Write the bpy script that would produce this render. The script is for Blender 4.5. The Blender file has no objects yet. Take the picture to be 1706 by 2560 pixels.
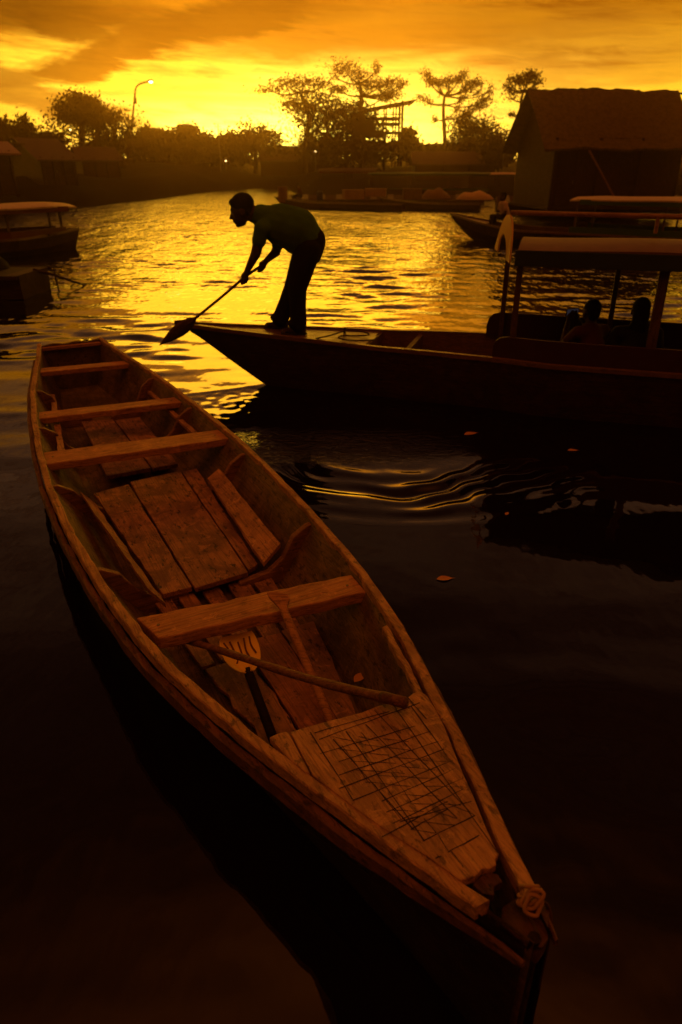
import bpy, bmesh, math, random
import numpy as np
from mathutils import Vector, Matrix
R = math.radians
random.seed(7)
rng = np.random.default_rng(11)
scene = bpy.context.scene
COL = scene.collection

# ------------------------------------------------------------------ camera
EYE, FPX, CX, CY = 2.2, 1707.0, 853.0, 1280.0        # eye height, focal length and centre in photo pixels
TILT = math.atan((1280 - 419) / FPX)
CT, ST = math.cos(TILT), math.sin(TILT)
cam = bpy.data.objects.new('camera', bpy.data.cameras.new('camera'))
COL.objects.link(cam)
cam.location = (0, 0, EYE)
cam.rotation_euler = (math.pi / 2 - TILT, 0, 0)
cam.data.sensor_fit = 'VERTICAL'
cam.data.sensor_height = 36
cam.data.lens = 24
cam.data.clip_start = 0.05
cam.data.clip_end = 2000
cam.data.dof.use_dof = True
cam.data.dof.focus_distance = 3.2
cam.data.dof.aperture_fstop = 2.6
scene.camera = cam

def ray(px, py):
    a, b = (px - CX) / FPX, (CY - py) / FPX
    return Vector((a, CT + b * ST, -ST + b * CT))
def P(px, py, z=0.0):                                   # where the sight line through a photo pixel meets height z
    d = ray(px, py); k = (z - EYE) / d.z
    return Vector((d.x * k, d.y * k, z))
def D(px, py, Y):                                       # ... or distance Y
    d = ray(px, py); k = Y / d.y
    return Vector((d.x * k, Y, EYE + d.z * k))
def AE(px, py):                                         # azimuth and elevation of a sight line
    d = ray(px, py)
    return math.atan2(d.x, d.y), math.atan2(d.z, math.hypot(d.x, d.y))

# ------------------------------------------------------------------ sky (world)
SUN_AZ, SUN_EL = AE(727, 350)
world = bpy.data.worlds.new('World'); scene.world = world
world.use_nodes = True
class NT:
    def __init__(s, tree): s.t = tree; s.n = tree.nodes; s.l = tree.links
    def new(s, typ, **kw):
        n = s.n.new(typ)
        for k, v in kw.items(): setattr(n, k, v)
        return n
    def put(s, sock, v):
        if isinstance(v, bpy.types.NodeSocket): s.l.new(v, sock)
        else: sock.default_value = v
    def m(s, op, a, b=0.0, c=0.0, clamp=False):
        n = s.new('ShaderNodeMath', operation=op, use_clamp=clamp)
        s.put(n.inputs[0], a); s.put(n.inputs[1], b)
        if op in ('MULTIPLY_ADD', 'SMOOTH_MIN', 'SMOOTH_MAX'): s.put(n.inputs[2], c)
        return n.outputs[0]
    def mix(s, f, a, b, blend='MIX'):
        n = s.new('ShaderNodeMix', data_type='RGBA', blend_type=blend)
        s.put(n.inputs[0], f); s.put(n.inputs[6], a); s.put(n.inputs[7], b)
        return n.outputs[2]
    def ramp(s, f, stops, interp='LINEAR'):
        n = s.new('ShaderNodeValToRGB'); n.color_ramp.interpolation = interp
        e = n.color_ramp.elements
        while len(e) > 1: e.remove(e[-1])
        e[0].position = stops[0][0]; e[0].color = stops[0][1]
        for p, c in stops[1:]:
            k = e.new(p); k.color = c
        s.put(n.inputs[0], f)
        return n.outputs[0]
    def noise(s, vec, scale, detail=4, rough=0.55, dist=0.0, dims='3D'):
        n = s.new('ShaderNodeTexNoise', noise_dimensions=dims)
        if vec is not None: s.put(n.inputs['Vector'], vec)
        n.inputs['Scale'].default_value = scale; n.inputs['Detail'].default_value = detail
        n.inputs['Roughness'].default_value = rough; n.inputs['Distortion'].default_value = dist
        return n.outputs[0]
    def xyz(s, x, y, z):
        n = s.new('ShaderNodeCombineXYZ')
        s.put(n.inputs[0], x); s.put(n.inputs[1], y); s.put(n.inputs[2], z)
        return n.outputs[0]
    def sep(s, v):
        n = s.new('ShaderNodeSeparateXYZ'); s.put(n.inputs[0], v); return n.outputs
    def gauss(s, x):                                    # exp(-x*x)
        return s.m('EXPONENT', s.m('MULTIPLY', s.m('MULTIPLY', x, x), -1.0))

def C4(r, g, b): return (r, g, b, 1.0)
def build_sky():
    w = NT(world.node_tree); w.n.clear()
    out = w.new('ShaderNodeOutputWorld'); bg = w.new('ShaderNodeBackground')
    w.l.new(bg.outputs[0], out.inputs[0])
    tc = w.new('ShaderNodeTexCoord')
    x, y, z = w.sep(tc.outputs['Generated'])
    az = w.m('ARCTAN2', x, y); el = w.m('ARCSINE', z)
    # slow warp so that cloud edges wander
    v = w.xyz(w.m('MULTIPLY', az, 5.0), w.m('MULTIPLY', el, 15.0), 0.0)
    n1 = w.noise(v, 1.3, 5, 0.6, 0.4)
    n2 = w.noise(w.xyz(w.m('MULTIPLY', az, 4.0), w.m('MULTIPLY_ADD', az, 2.5, w.m('MULTIPLY', el, 26.0)), 3.7), 1.6, 6, 0.62, 0.6)
    n3 = w.noise(w.xyz(w.m('MULTIPLY', az, 2.2), w.m('MULTIPLY', el, 40.0), 9.1), 1.5, 5, 0.6, 0.3)
    n4 = w.noise(w.xyz(w.m('MULTIPLY', az, 9.0), w.m('MULTIPLY_ADD', az, 8.0, w.m('MULTIPLY', el, 60.0)), 1.3), 1.4, 7, 0.66, 1.2)
    w4 = w.m('SUBTRACT', n4, 0.5)
    w1 = w.m('SUBTRACT', n1, 0.5); w2 = w.m('SUBTRACT', n2, 0.5); w3 = w.m('SUBTRACT', n3, 0.5)
    azw = w.m('MULTIPLY_ADD', w1, 0.16, az); elw = w.m('MULTIPLY_ADD', w2, 0.045, el)
    # vertical run of colour towards the sunset
    up = w.ramp(w.m('DIVIDE', w.m('MAXIMUM', elw, 0.0), 1.6), [
        (0.0, C4(1.15, .52, .014)), (0.030, C4(1.3, .66, .018)), (0.062, C4(1.15, .55, .012)), (0.088, C4(.56, .21, .003)),
        (0.110, C4(.44, .145, .002)), (0.135, C4(.48, .17, .008)), (0.17, C4(.26, .10, .022)), (0.215, C4(.16, .066, .028)), (0.28, C4(.10, .040, .018)),
        (0.42, C4(.032, .010, .005)), (0.54, C4(.040, .010, .003)), (0.70, C4(.20, .044, .005)), (1.0, C4(.72, .165, .018))])  # out of view: darkened midway for the near water, brightened overhead for the wood
    # the bright west, centred over the sun
    g1 = w.m('MULTIPLY', w.gauss(w.m('DIVIDE', w.m('SUBTRACT', azw, SUN_AZ + .05), .31)), w.gauss(w.m('DIVIDE', w.m('SUBTRACT', elw, .045), .062)))
    g2 = w.m('MULTIPLY', w.gauss(w.m('DIVIDE', w.m('SUBTRACT', az, SUN_AZ), .16)), w.gauss(w.m('DIVIDE', w.m('SUBTRACT', el, SUN_EL), .045)))
    streak = w.m('MULTIPLY_ADD', w.m('ADD', w3, w.m('MULTIPLY', w4, .8)), -4.0, 1.1, clamp=True)
    col = w.mix(w.m('MULTIPLY', w.m('MULTIPLY', g1, streak), .95, clamp=True), up, C4(2.3, 1.25, .165))
    col = w.mix(w.m('MULTIPLY', g2, 0.9, clamp=True), col, C4(7.0, 5.2, .60))
    # bright band added to the sky above the frame, to light the water
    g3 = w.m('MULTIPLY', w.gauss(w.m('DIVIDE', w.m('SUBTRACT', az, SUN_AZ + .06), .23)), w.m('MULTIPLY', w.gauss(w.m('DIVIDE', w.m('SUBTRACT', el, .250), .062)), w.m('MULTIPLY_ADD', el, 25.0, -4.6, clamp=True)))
    gap = w.mix(w.m('MULTIPLY', g3, 1.0, clamp=True), C4(0, 0, 0), C4(2.1, .66, .004))  # made-up opening, out of view, that brightens the water
    # cloud banks: centre, half sizes (photo pixels on the sky), slope, strength, colour
    def patch(col, px, py, rx, ry, slope, k, c, soft=1.0):
        a0, e0 = AE(px, py)
        a = w.m('SUBTRACT', azw, a0); e = w.m('SUBTRACT', elw, e0)
        e = w.m('MULTIPLY_ADD', a, -slope, e)
        q = w.m('ADD', w.m('POWER', w.m('ABSOLUTE', w.m('DIVIDE', a, rx / 1950)), 2.0), w.m('POWER', w.m('ABSOLUTE', w.m('DIVIDE', e, ry / 1950)), 2.0))
        f = w.m('MULTIPLY_ADD', w.m('SUBTRACT', 1.0, q), soft * .75, w.m('MULTIPLY_ADD', w2, 1.9, w.m('MULTIPLY', w4, 1.7)), clamp=True)
        f = w.m('MULTIPLY', f, w.m('MULTIPLY', w.m('SUBTRACT', 1.35, q), 1.6, clamp=True))
        return w.mix(w.m('MULTIPLY', f, k, clamp=True), col, c)
    yel, dk, md = C4(1.8, .95, .050), C4(.125, .040, .001), C4(.40, .135, .003)
    col = patch(col, 190, 145, 430, 62, 0.05, 0.85, yel)
    col = patch(col, 420, 215, 420, 45, -0.05, 0.8, yel)
    col = patch(col, 1150, 185, 500, 40, 0.04, 0.55, C4(1.5, .75, .08))
    col = patch(col, 900, 95, 560, 55, 0.02, 0.8, md, 1.6)
    col = patch(col, 1500, 140, 360, 75, 0.02, 0.75, C4(.60, .25, .012), 1.5)
    col = patch(col, 340, 112, 330, 42, 0.30, 0.95, C4(.22, .072, .002), 2.2)
    col = patch(col, 560, 55, 250, 55, 0.26, 0.95, dk, 2.0)
    col = patch(col, 760, 25, 190, 34, 0.05, 0.7, dk, 1.5)
    col = patch(col, 160, 40, 300, 55, 0.0, 0.95, dk, 1.8)
    col = patch(col, 60, 225, 220, 52, -0.28, 0.9, C4(.42, .18, .010), 2.4)
    col = patch(col, 250, 268, 190, 24, -0.25, 0.75, C4(.60, .29, .016), 1.8)
    col = patch(col, 1080, 30, 300, 26, 0.0, 0.6, C4(.40, .15, .005), 1.3)
    col = patch(col, 1500, 60, 260, 30, 0.05, 0.6, C4(.42, .15, .006), 1.4)
    # wisps
    low = w.m('MULTIPLY', w.ramp(w.m('DIVIDE', el, 1.6), [(0, C4(.3, .3, .3)), (.05, C4(1, 1, 1)), (.35, C4(1, 1, 1)), (.6, C4(.3, .3, .3))]), 1.0)
    f = w.m('MULTIPLY', w.m('MULTIPLY_ADD', w3, 1.5, w.m('MULTIPLY_ADD', w2, 1.3, w.m('MULTIPLY', w4, 1.1))), low)
    col = w.mix(1.0, col, w.ramp(w.m('ADD', f, 0.5, clamp=True), [(0.0, C4(.50, .38, .30)), (.5, C4(1, 1, 1)), (1.0, C4(1.25, 1.32, 1.2))]), 'MULTIPLY')
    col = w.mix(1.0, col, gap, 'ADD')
    # unseen east half of the dome, brightened overhead to light the wood
    front = w.m('MULTIPLY_ADD', y, 1.3, 0.35, clamp=True)
    up01 = w.m('MULTIPLY_ADD', z, 1.6, -0.75, clamp=True)
    east = w.ramp(w.m('DIVIDE', w.m('MAXIMUM', el, 0.0), 1.6), [(0, C4(.02, .006, .002)), (.25, C4(.05, .012, .003)), (.6, C4(.36, .074, .005)), (1, C4(.72, .165, .018))])
    col = w.mix(w.m('MAXIMUM', front, w.m('MULTIPLY', up01, 0.0)), east, col)
    col = w.mix(w.m('LESS_THAN', z, -0.002), col, C4(.012, .005, .002))
    w.put(bg.inputs[0], col); bg.inputs[1].default_value = 1.0
build_sky()

# ------------------------------------------------------------------ sun, exposure
sun = bpy.data.objects.new('sun', bpy.data.lights.new('sun', 'SUN'))
COL.objects.link(sun)
sun.data.energy = 0.60
sun.data.color = (1.0, .50, .022)
sun.data.angle = R(29)                                 # widened to spread gold glitter over the water
LAMP_EL = R(2.8)
LAMP_AZ = AE(660, 300)[0]
sdir = Vector((math.sin(LAMP_AZ) * math.cos(LAMP_EL), math.cos(LAMP_AZ) * math.cos(LAMP_EL), math.sin(LAMP_EL)))
sun.rotation_euler = (-sdir).to_track_quat('-Z', 'Y').to_euler()
scene.view_settings.view_transform = 'Standard'
scene.view_settings.look = 'None'
scene.view_settings.exposure = 0.25
scene.view_settings.gamma = 1
scene.render.engine = 'CYCLES'
scene.cycles.max_bounces = 6
scene.cycles.volume_bounces = 0
scene.cycles.sample_clamp_indirect = 4
scene.cycles.use_denoising = True

# ------------------------------------------------------------------ materials
MATS = {}
def mat(name, base, rough=0.7, build=None, spec=0.4, trans=None):
    if name in MATS: return MATS[name]
    m = bpy.data.materials.new(name); m.use_nodes = True
    t = NT(m.node_tree); b = t.n['Principled BSDF']
    b.inputs['Base Color'].default_value = C4(*base)
    b.inputs['Roughness'].default_value = rough
    b.inputs['Specular IOR Level'].default_value = spec
    if build: build(t, b)
    else:
        tc = t.new('ShaderNodeTexCoord')
        n = t.noise(tc.outputs['Object'], 9, 5)
        t.put(b.inputs['Base Color'], t.mix(n, C4(*[c * .6 for c in base]), C4(*[min(1, c * 1.35) for c in base])))
    MATS[name] = m
    return m
def bump(t, b, h, strength=0.3, dist=0.01):
    n = t.new('ShaderNodeBump'); n.inputs['Strength'].default_value = strength; n.inputs['Distance'].default_value = dist
    t.put(n.inputs['Height'], h); t.put(b.inputs['Normal'], n.outputs[0])
def wood(name, c1, c2, axis=0, rough=0.62, stain=0.5, grain=1.0, spec=0.35):
    def bld(t, b):
        tc = t.new('ShaderNodeTexCoord'); x, y, z = t.sep(tc.outputs['Object'])
        s = [1.2, 1.2, 1.2]; 
        l = [(x, y, z)[i] for i in range(3)]
        k = [24.0, 24.0, 24.0]; k[axis] = 1.7
        v = t.xyz(*[t.m('MULTIPLY', l[i], k[i]) for i in range(3)])
        g = t.noise(v, 1.4 * grain, 7, 0.68, 0.8)
        k2 = [110.0, 110.0, 110.0]; k2[axis] = 3.0
        g2 = t.noise(t.xyz(*[t.m('MULTIPLY', l[i], k2[i]) for i in range(3)]), 1.0, 3, 0.6)
        blot = t.noise(tc.outputs['Object'], 5.5, 6, 0.62, 0.5)
        k3 = [9.0, 9.0, 9.0]; k3[axis] = 4.0
        spot = t.noise(t.xyz(*[t.m('MULTIPLY', l[i], k3[i]) for i in range(3)]), 3.4, 5, 0.7)
        col = t.mix(t.ramp(g, [(.3, C4(0, 0, 0)), (.7, C4(1, 1, 1))]), C4(*c1), C4(*c2))
        col = t.mix(t.m('MULTIPLY', t.ramp(g2, [(.38, C4(1, 1, 1)), (.50, C4(0, 0, 0))]), .6), col, C4(*[c * .35 for c in c1]))
        col = t.mix(t.m('MULTIPLY', t.ramp(blot, [(.42, C4(0, 0, 0)), (.58, C4(1, 1, 1))]), stain), col, C4(c1[0] * .50, c1[1] * .52, c1[2] * .62))
        col = t.mix(t.m('MULTIPLY', t.ramp(spot, [(.57, C4(0, 0, 0)), (.63, C4(1, 1, 1))]), stain * 1.2, clamp=True), col, C4(*[c * .16 for c in c1]))
        pale = t.noise(tc.outputs['Object'], 11.0, 6, 0.75, 1.0)
        col = t.mix(t.m('MULTIPLY', t.ramp(pale, [(.56, C4(0, 0, 0)), (.66, C4(1, 1, 1))]), .45), col, C4(min(1, c2[0] * 1.45), min(1, c2[1] * 1.5), min(1, c2[2] * 1.6)))
        t.put(b.inputs['Base Color'], col)
        t.put(b.inputs['Roughness'], t.m('MULTIPLY_ADD', blot, .35, rough - .17))
        h = t.m('ADD', t.m('MULTIPLY', g, .8), t.m('MULTIPLY_ADD', g2, .35, t.m('MULTIPLY', spot, -.5)))
        bump(t, b, h, .9, .008)
    return mat(name, c1, rough, bld, spec)

W_LONG = wood('weathered_wood', (.38, .20, .11), (.60, .34, .18), 0, stain=.6)
W_CROSS = wood('thwart_wood', (.44, .21, .09), (.62, .32, .14), 1, stain=.35)
W_FLOOR = wood('floor_wood', (.29, .145, .095), (.47, .24, .15), 0, stain=.85)
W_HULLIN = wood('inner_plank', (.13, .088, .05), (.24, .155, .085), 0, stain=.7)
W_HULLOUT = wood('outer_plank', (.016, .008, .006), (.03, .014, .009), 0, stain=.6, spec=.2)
W_STRAKE = wood('strake_wood', (.12, .05, .03), (.20, .085, .05), 0, stain=.7)
W_BOW = wood('bow_wood', (.06, .026, .016), (.12, .05, .03), 0, stain=.8)
W_RIB = wood('rib_wood', (.22, .11, .06), (.34, .18, .095), 1, stain=.5)
W_SHAFT = wood('shaft_wood', (.26, .13, .07), (.40, .21, .11), 0, stain=.3)
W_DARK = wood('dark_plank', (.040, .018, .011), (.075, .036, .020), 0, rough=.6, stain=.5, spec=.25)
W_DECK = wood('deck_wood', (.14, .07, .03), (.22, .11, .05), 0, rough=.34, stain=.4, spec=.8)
W_INNER = wood('boat_interior', (.10, .05, .024), (.15, .075, .035), 0, stain=.4)
W_WALL = wood('hut_plank', (.055, .024, .012), (.085, .038, .019), 2, stain=.5)
THATCH = wood('thatch', (.13, .098, .038), (.18, .14, .06), 1, rough=.95, stain=.6, grain=2.0, spec=.1)
GROOVE = mat('carved_groove', (.02, .008, .004), .9)
PAINT_R = mat('red_paint', (.13, .022, .012), .5)
MAROON = mat('maroon_paint', (.045, .012, .008), .55)
PAINT_B = mat('blue_paint', (.025, .045, .06), .5)
PAINT_G = mat('green_paint', (.03, .10, .035), .5)
ROOFTOP = mat('roof_sheet', (.16, .085, .06), .5)
TARP = mat('pale_tarp', (.55, .42, .30), .45)
TIN = mat('tin_roof', (.085, .055, .042), .6)
METAL = mat('grey_steel', (.16, .14, .12), .5)
CONC = mat('bare_concrete', (.10, .075, .055), .9)
EARTH = mat('earth', (.014, .009, .005), .95, None, .05)
BARK = mat('bark', (.05, .03, .018), .9)
ROPE = mat('rope_fibre', (.34, .19, .10), .9)
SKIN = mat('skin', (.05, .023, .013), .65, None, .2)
HAIR = mat('hair', (.010, .006, .004), .8, None, .1)
SHIRT_G = mat('green_cotton', (.060, .150, .016), .95, None, .1)
SHIRT_W = mat('white_cotton', (.50, .38, .32), .9)
SHIRT_R = mat('red_cotton', (.075, .014, .012), .9)
SHIRT_K = mat('black_cotton', (.008, .006, .006), .9)
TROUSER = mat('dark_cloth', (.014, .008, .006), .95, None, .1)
RUBBER = mat('sandal_rubber', (.02, .015, .014), .7)
CRATE = mat('pale_crate', (.40, .27, .16), .7)
BLUEP = mat('blue_plastic', (.04, .07, .22), .4)
def glow(name, c, k):
    def bld(t, b):
        b.inputs['Emission Color'].default_value = C4(*c); b.inputs['Emission Strength'].default_value = k
    return mat(name, c, .5, bld)
LAMP = glow('lamp_glow', (1.0, .80, .42), 9.0)
LAMP2 = glow('bulb_glow', (1.0, .62, .22), 5.0)
SCREEN = glow('screen_glow', (.28, .32, .50), .03)
def yellow_plastic(t, b):
    tr = t.new('ShaderNodeBsdfTranslucent'); tr.inputs[0].default_value = C4(.95, .62, .08)
    mx = t.new('ShaderNodeMixShader'); mx.inputs[0].default_value = .05
    t.l.new(b.outputs[0], mx.inputs[1]); t.l.new(tr.outputs[0], mx.inputs[2]); t.l.new(mx.outputs[0], t.n['Material Output'].inputs[0])
    tc = t.new('ShaderNodeTexCoord')
    n = t.noise(tc.outputs['Object'], 16, 4)
    t.put(b.inputs['Base Color'], t.mix(n, C4(1.0, .70, .06), C4(1.0, .80, .10)))
def glassfibre(t, b):
    tr = t.new('ShaderNodeBsdfTranslucent'); tr.inputs[0].default_value = C4(.80, .55, .16)
    mx = t.new('ShaderNodeMixShader'); mx.inputs[0].default_value = .6
    b.inputs['Base Color'].default_value = C4(.75, .50, .16)
    t.l.new(b.outputs[0], mx.inputs[1]); t.l.new(tr.outputs[0], mx.inputs[2]); t.l.new(mx.outputs[0], t.n['Material Output'].inputs[0])
FRONT = mat('translucent_fibre_sheet', (.75, .50, .16), .35, glassfibre)
YELLOW = mat('yellow_plastic', (.85, .55, .06), .28, yellow_plastic, .5)
def leafmat(name, a, b_):
    def bld(t, b):
        oi = t.new('ShaderNodeTexCoord')
        n = t.noise(oi.outputs['Object'], .9, 3)
        t.put(b.inputs['Base Color'], t.mix(n, C4(*a), C4(*b_)))
        tr = t.new('ShaderNodeBsdfTranslucent'); tr.inputs[0].default_value = C4(.16, .085, .01)
        mx = t.new('ShaderNodeMixShader'); mx.inputs[0].default_value = .28
        o = t.n['Material Output']
        t.l.new(b.outputs[0], mx.inputs[1]); t.l.new(tr.outputs[0], mx.inputs[2]); t.l.new(mx.outputs[0], o.inputs[0])
    return mat(name, a, .8, bld, .2)
LEAF = leafmat('foliage', (.035, .040, .012), (.075, .070, .02))
LEAF_D = leafmat('dark_foliage', (.025, .028, .010), (.05, .05, .016))
DRYLEAF = mat('dry_leaf', (.50, .24, .07), .6)

# ------------------------------------------------------------------ mesh building
class MB:
    def __init__(s): s.v = []; s.f = []; s.mi = []; s.cur = 0
    def add(s, vs, fs):
        o = len(s.v); s.v += [tuple(v) for v in vs]
        s.f += [tuple(i + o for i in f) for f in fs]; s.mi += [s.cur] * len(fs)
        return s
    def hexa(s, p):                                     # 4 bottom, 4 top corners
        return s.add(p, [(3, 2, 1, 0), (4, 5, 6, 7), (0, 1, 5, 4), (1, 2, 6, 5), (2, 3, 7, 6), (3, 0, 4, 7)])
    def box(s, c, sz, rot=None):
        c = Vector(c); pts = []
        for k in (-1, 1):
            for i, j in ((-1, -1), (1, -1), (1, 1), (-1, 1)):
                d = Vector((i * sz[0] / 2, j * sz[1] / 2, k * sz[2] / 2))
                pts.append(c + (rot @ d if rot else d))
        return s.hexa(pts)
    def prism(s, poly, ext):                            # planar polygon swept along ext
        n = len(poly); e = Vector(ext)
        p = [Vector(q) for q in poly]
        nrm = sum(((p[i] - p[0]).cross(p[i + 1] - p[0]) for i in range(1, n - 1)), Vector())
        if nrm.dot(e) < 0: p.reverse()
        return s.add(p + [q + e for q in p], [tuple(reversed(range(n))), tuple(range(n, 2 * n))] + [(i, (i + 1) % n, (i + 1) % n + n, i + n) for i in range(n)])
    def slab(s, poly, th):                              # top outline, thickness downwards
        return s.prism([Vector(q) - Vector((0, 0, th)) for q in poly], (0, 0, th))
    def tube(s, pts, rad, n=10, cap=True, sq=1.0):
        pts = [Vector(p) for p in pts]
        rad = [rad] * len(pts) if not hasattr(rad, '__len__') else rad
        vs, fs = [], []; ref = None
        for i, p in enumerate(pts):
            d = (pts[min(i + 1, len(pts) - 1)] - pts[max(i - 1, 0)]).normalized()
            if ref is None: ref = Vector((0, 0, 1)) if abs(d.z) < .9 else Vector((1, 0, 0))
            u = (ref - d * ref.dot(d)).normalized(); ref = u; w = d.cross(u)
            for k in range(n):
                a = 2 * math.pi * k / n
                vs.append(p + (u * math.cos(a) + w * math.sin(a) * sq) * rad[i])
        for i in range(len(pts) - 1):
            for k in range(n):
                a, b = i * n + k, i * n + (k + 1) % n
                fs.append((a, b, b + n, a + n))
        if cap: fs += [tuple(reversed(range(n))), tuple(range((len(pts) - 1) * n, len(pts) * n))]
        return s.add(vs, fs)
    def ball(s, c, r, rot=None, nu=14, nv=9):           # ellipsoid
        c = Vector(c); r = (r, r, r) if not hasattr(r, '__len__') else r
        vs = []; fs = []
        for j in range(nv + 1):
            th = math.pi * j / nv
            for i in range(nu):
                ph = 2 * math.pi * i / nu
                d = Vector((r[0] * math.sin(th) * math.cos(ph), r[1] * math.sin(th) * math.sin(ph), r[2] * math.cos(th)))
                vs.append(c + (rot @ d if rot else d))
        for j in range(nv):
            for i in range(nu):
                a, b = j * nu + i, j * nu + (i + 1) % nu
                fs.append((a, a + nu, b + nu, b))
        return s.add(vs, fs)
    def cap(s, a, ra, b, rb, n=14):                     # tapered capsule
        a, b = Vector(a), Vector(b); d = b - a; L = d.length
        if L < 1e-6: return s.ball(a, ra)
        d /= L; pts = []; rs = []
        for k in range(5):
            t = math.pi / 2 * k / 5 ; pts.append(a - d * ra * math.cos(t)); rs.append(max(ra * math.sin(t), ra * .02))
        pts.append(a); rs.append(ra); pts.append(b); rs.append(rb)
        for k in range(1, 6):
            t = math.pi / 2 * k / 5; pts.append(b + d * rb * math.sin(t)); rs.append(max(rb * math.cos(t), rb * .02))
        return s.tube(pts, rs, n)
    def strip(s, rows, close=False):                    # grid through rows of points
        n = len(rows[0]); vs = [p for r in rows for p in r]; fs = []
        for i in range(len(rows) - 1):
            for k in range(n if close else n - 1):
                a, b = i * n + k, i * n + (k + 1) % n
                fs.append((a, b, b + n, a + n))
        return s.add(vs, fs)
    def build(s, name, mats, parent=None, smooth=False, bevel=0.0, fix=True):
        me = bpy.data.meshes.new(name)
        base = Vector((0, 0, 0))
        top = parent
        while top is not None and top.parent is not None: top = top.parent
        if top is not None and top.get('_w'): base = top.location.copy()
        me.from_pydata([Vector(v) - base for v in s.v], [], s.f)
        mats = mats if isinstance(mats, (list, tuple)) else [mats]
        for m in mats: me.materials.append(m)
        if len(mats) > 1: me.polygons.foreach_set('material_index', s.mi)
        if fix or bevel:
            bm = bmesh.new(); bm.from_mesh(me)
            if fix: bmesh.ops.recalc_face_normals(bm, faces=bm.faces)
            if bevel:
                es = [e for e in bm.edges if len(e.link_faces) == 2 and e.calc_face_angle(0) > .5]
                bmesh.ops.bevel(bm, geom=es, offset=bevel, segments=2, affect='EDGES', profile=.6)
            bm.to_mesh(me); bm.free()
        if smooth: me.polygons.foreach_set('use_smooth', [True] * len(me.polygons))
        o = bpy.data.objects.new(name, me); COL.objects.link(o)
        if parent is not None: o.parent = parent
        return o
def tag(o, label=None, cat=None, group=None, kind=None):
    if label: o['label'] = label
    if cat: o['category'] = cat
    if group: o['group'] = group
    if kind: o['kind'] = kind
    return o
def thing(name, label, cat, loc=(0, 0, 0), rz=0.0, group=None, world_coords=True):
    o = bpy.data.objects.new(name, None); COL.objects.link(o)
    o.location = loc; o.rotation_euler = (0, 0, rz); o.empty_display_size = .1
    if world_coords: o['_w'] = 1                        # children are written in world coordinates
    return tag(o, label, cat, group)
def chaikin(p, k=2):
    p = [Vector(q) for q in p]
    for _ in range(k):
        q = [p[0]]
        for a, b in zip(p, p[1:]): q += [a * .75 + b * .25, a * .25 + b * .75]
        p = q + [p[-1]]
    return p
def wobble(o, amp, scale, seed=0):                      # hand-made unevenness
    from mathutils import noise as nz
    for v in o.data.vertices:
        v.co += nz.noise_vector(v.co * scale + Vector((seed, seed * .7, 0))) * amp
def voxel(mb, name, m, parent, vox, it=4):
    """one continuous skin over overlapping tapered limbs"""
    t = MB(); t.v, t.f, t.mi = mb.v, mb.f, mb.mi
    o = t.build(name, m, parent)
    r = o.modifiers.new('r', 'REMESH'); r.mode = 'VOXEL'; r.voxel_size = vox
    s_ = o.modifiers.new('s', 'SMOOTH'); s_.iterations = it; s_.factor = .5
    dg = bpy.context.evaluated_depsgraph_get()
    me = bpy.data.meshes.new_from_object(o.evaluated_get(dg))
    o.modifiers.clear(); old = o.data; o.data = me; bpy.data.meshes.remove(old); me.name = name
    me.polygons.foreach_set('use_smooth', [True] * len(me.polygons))
    return o

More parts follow.
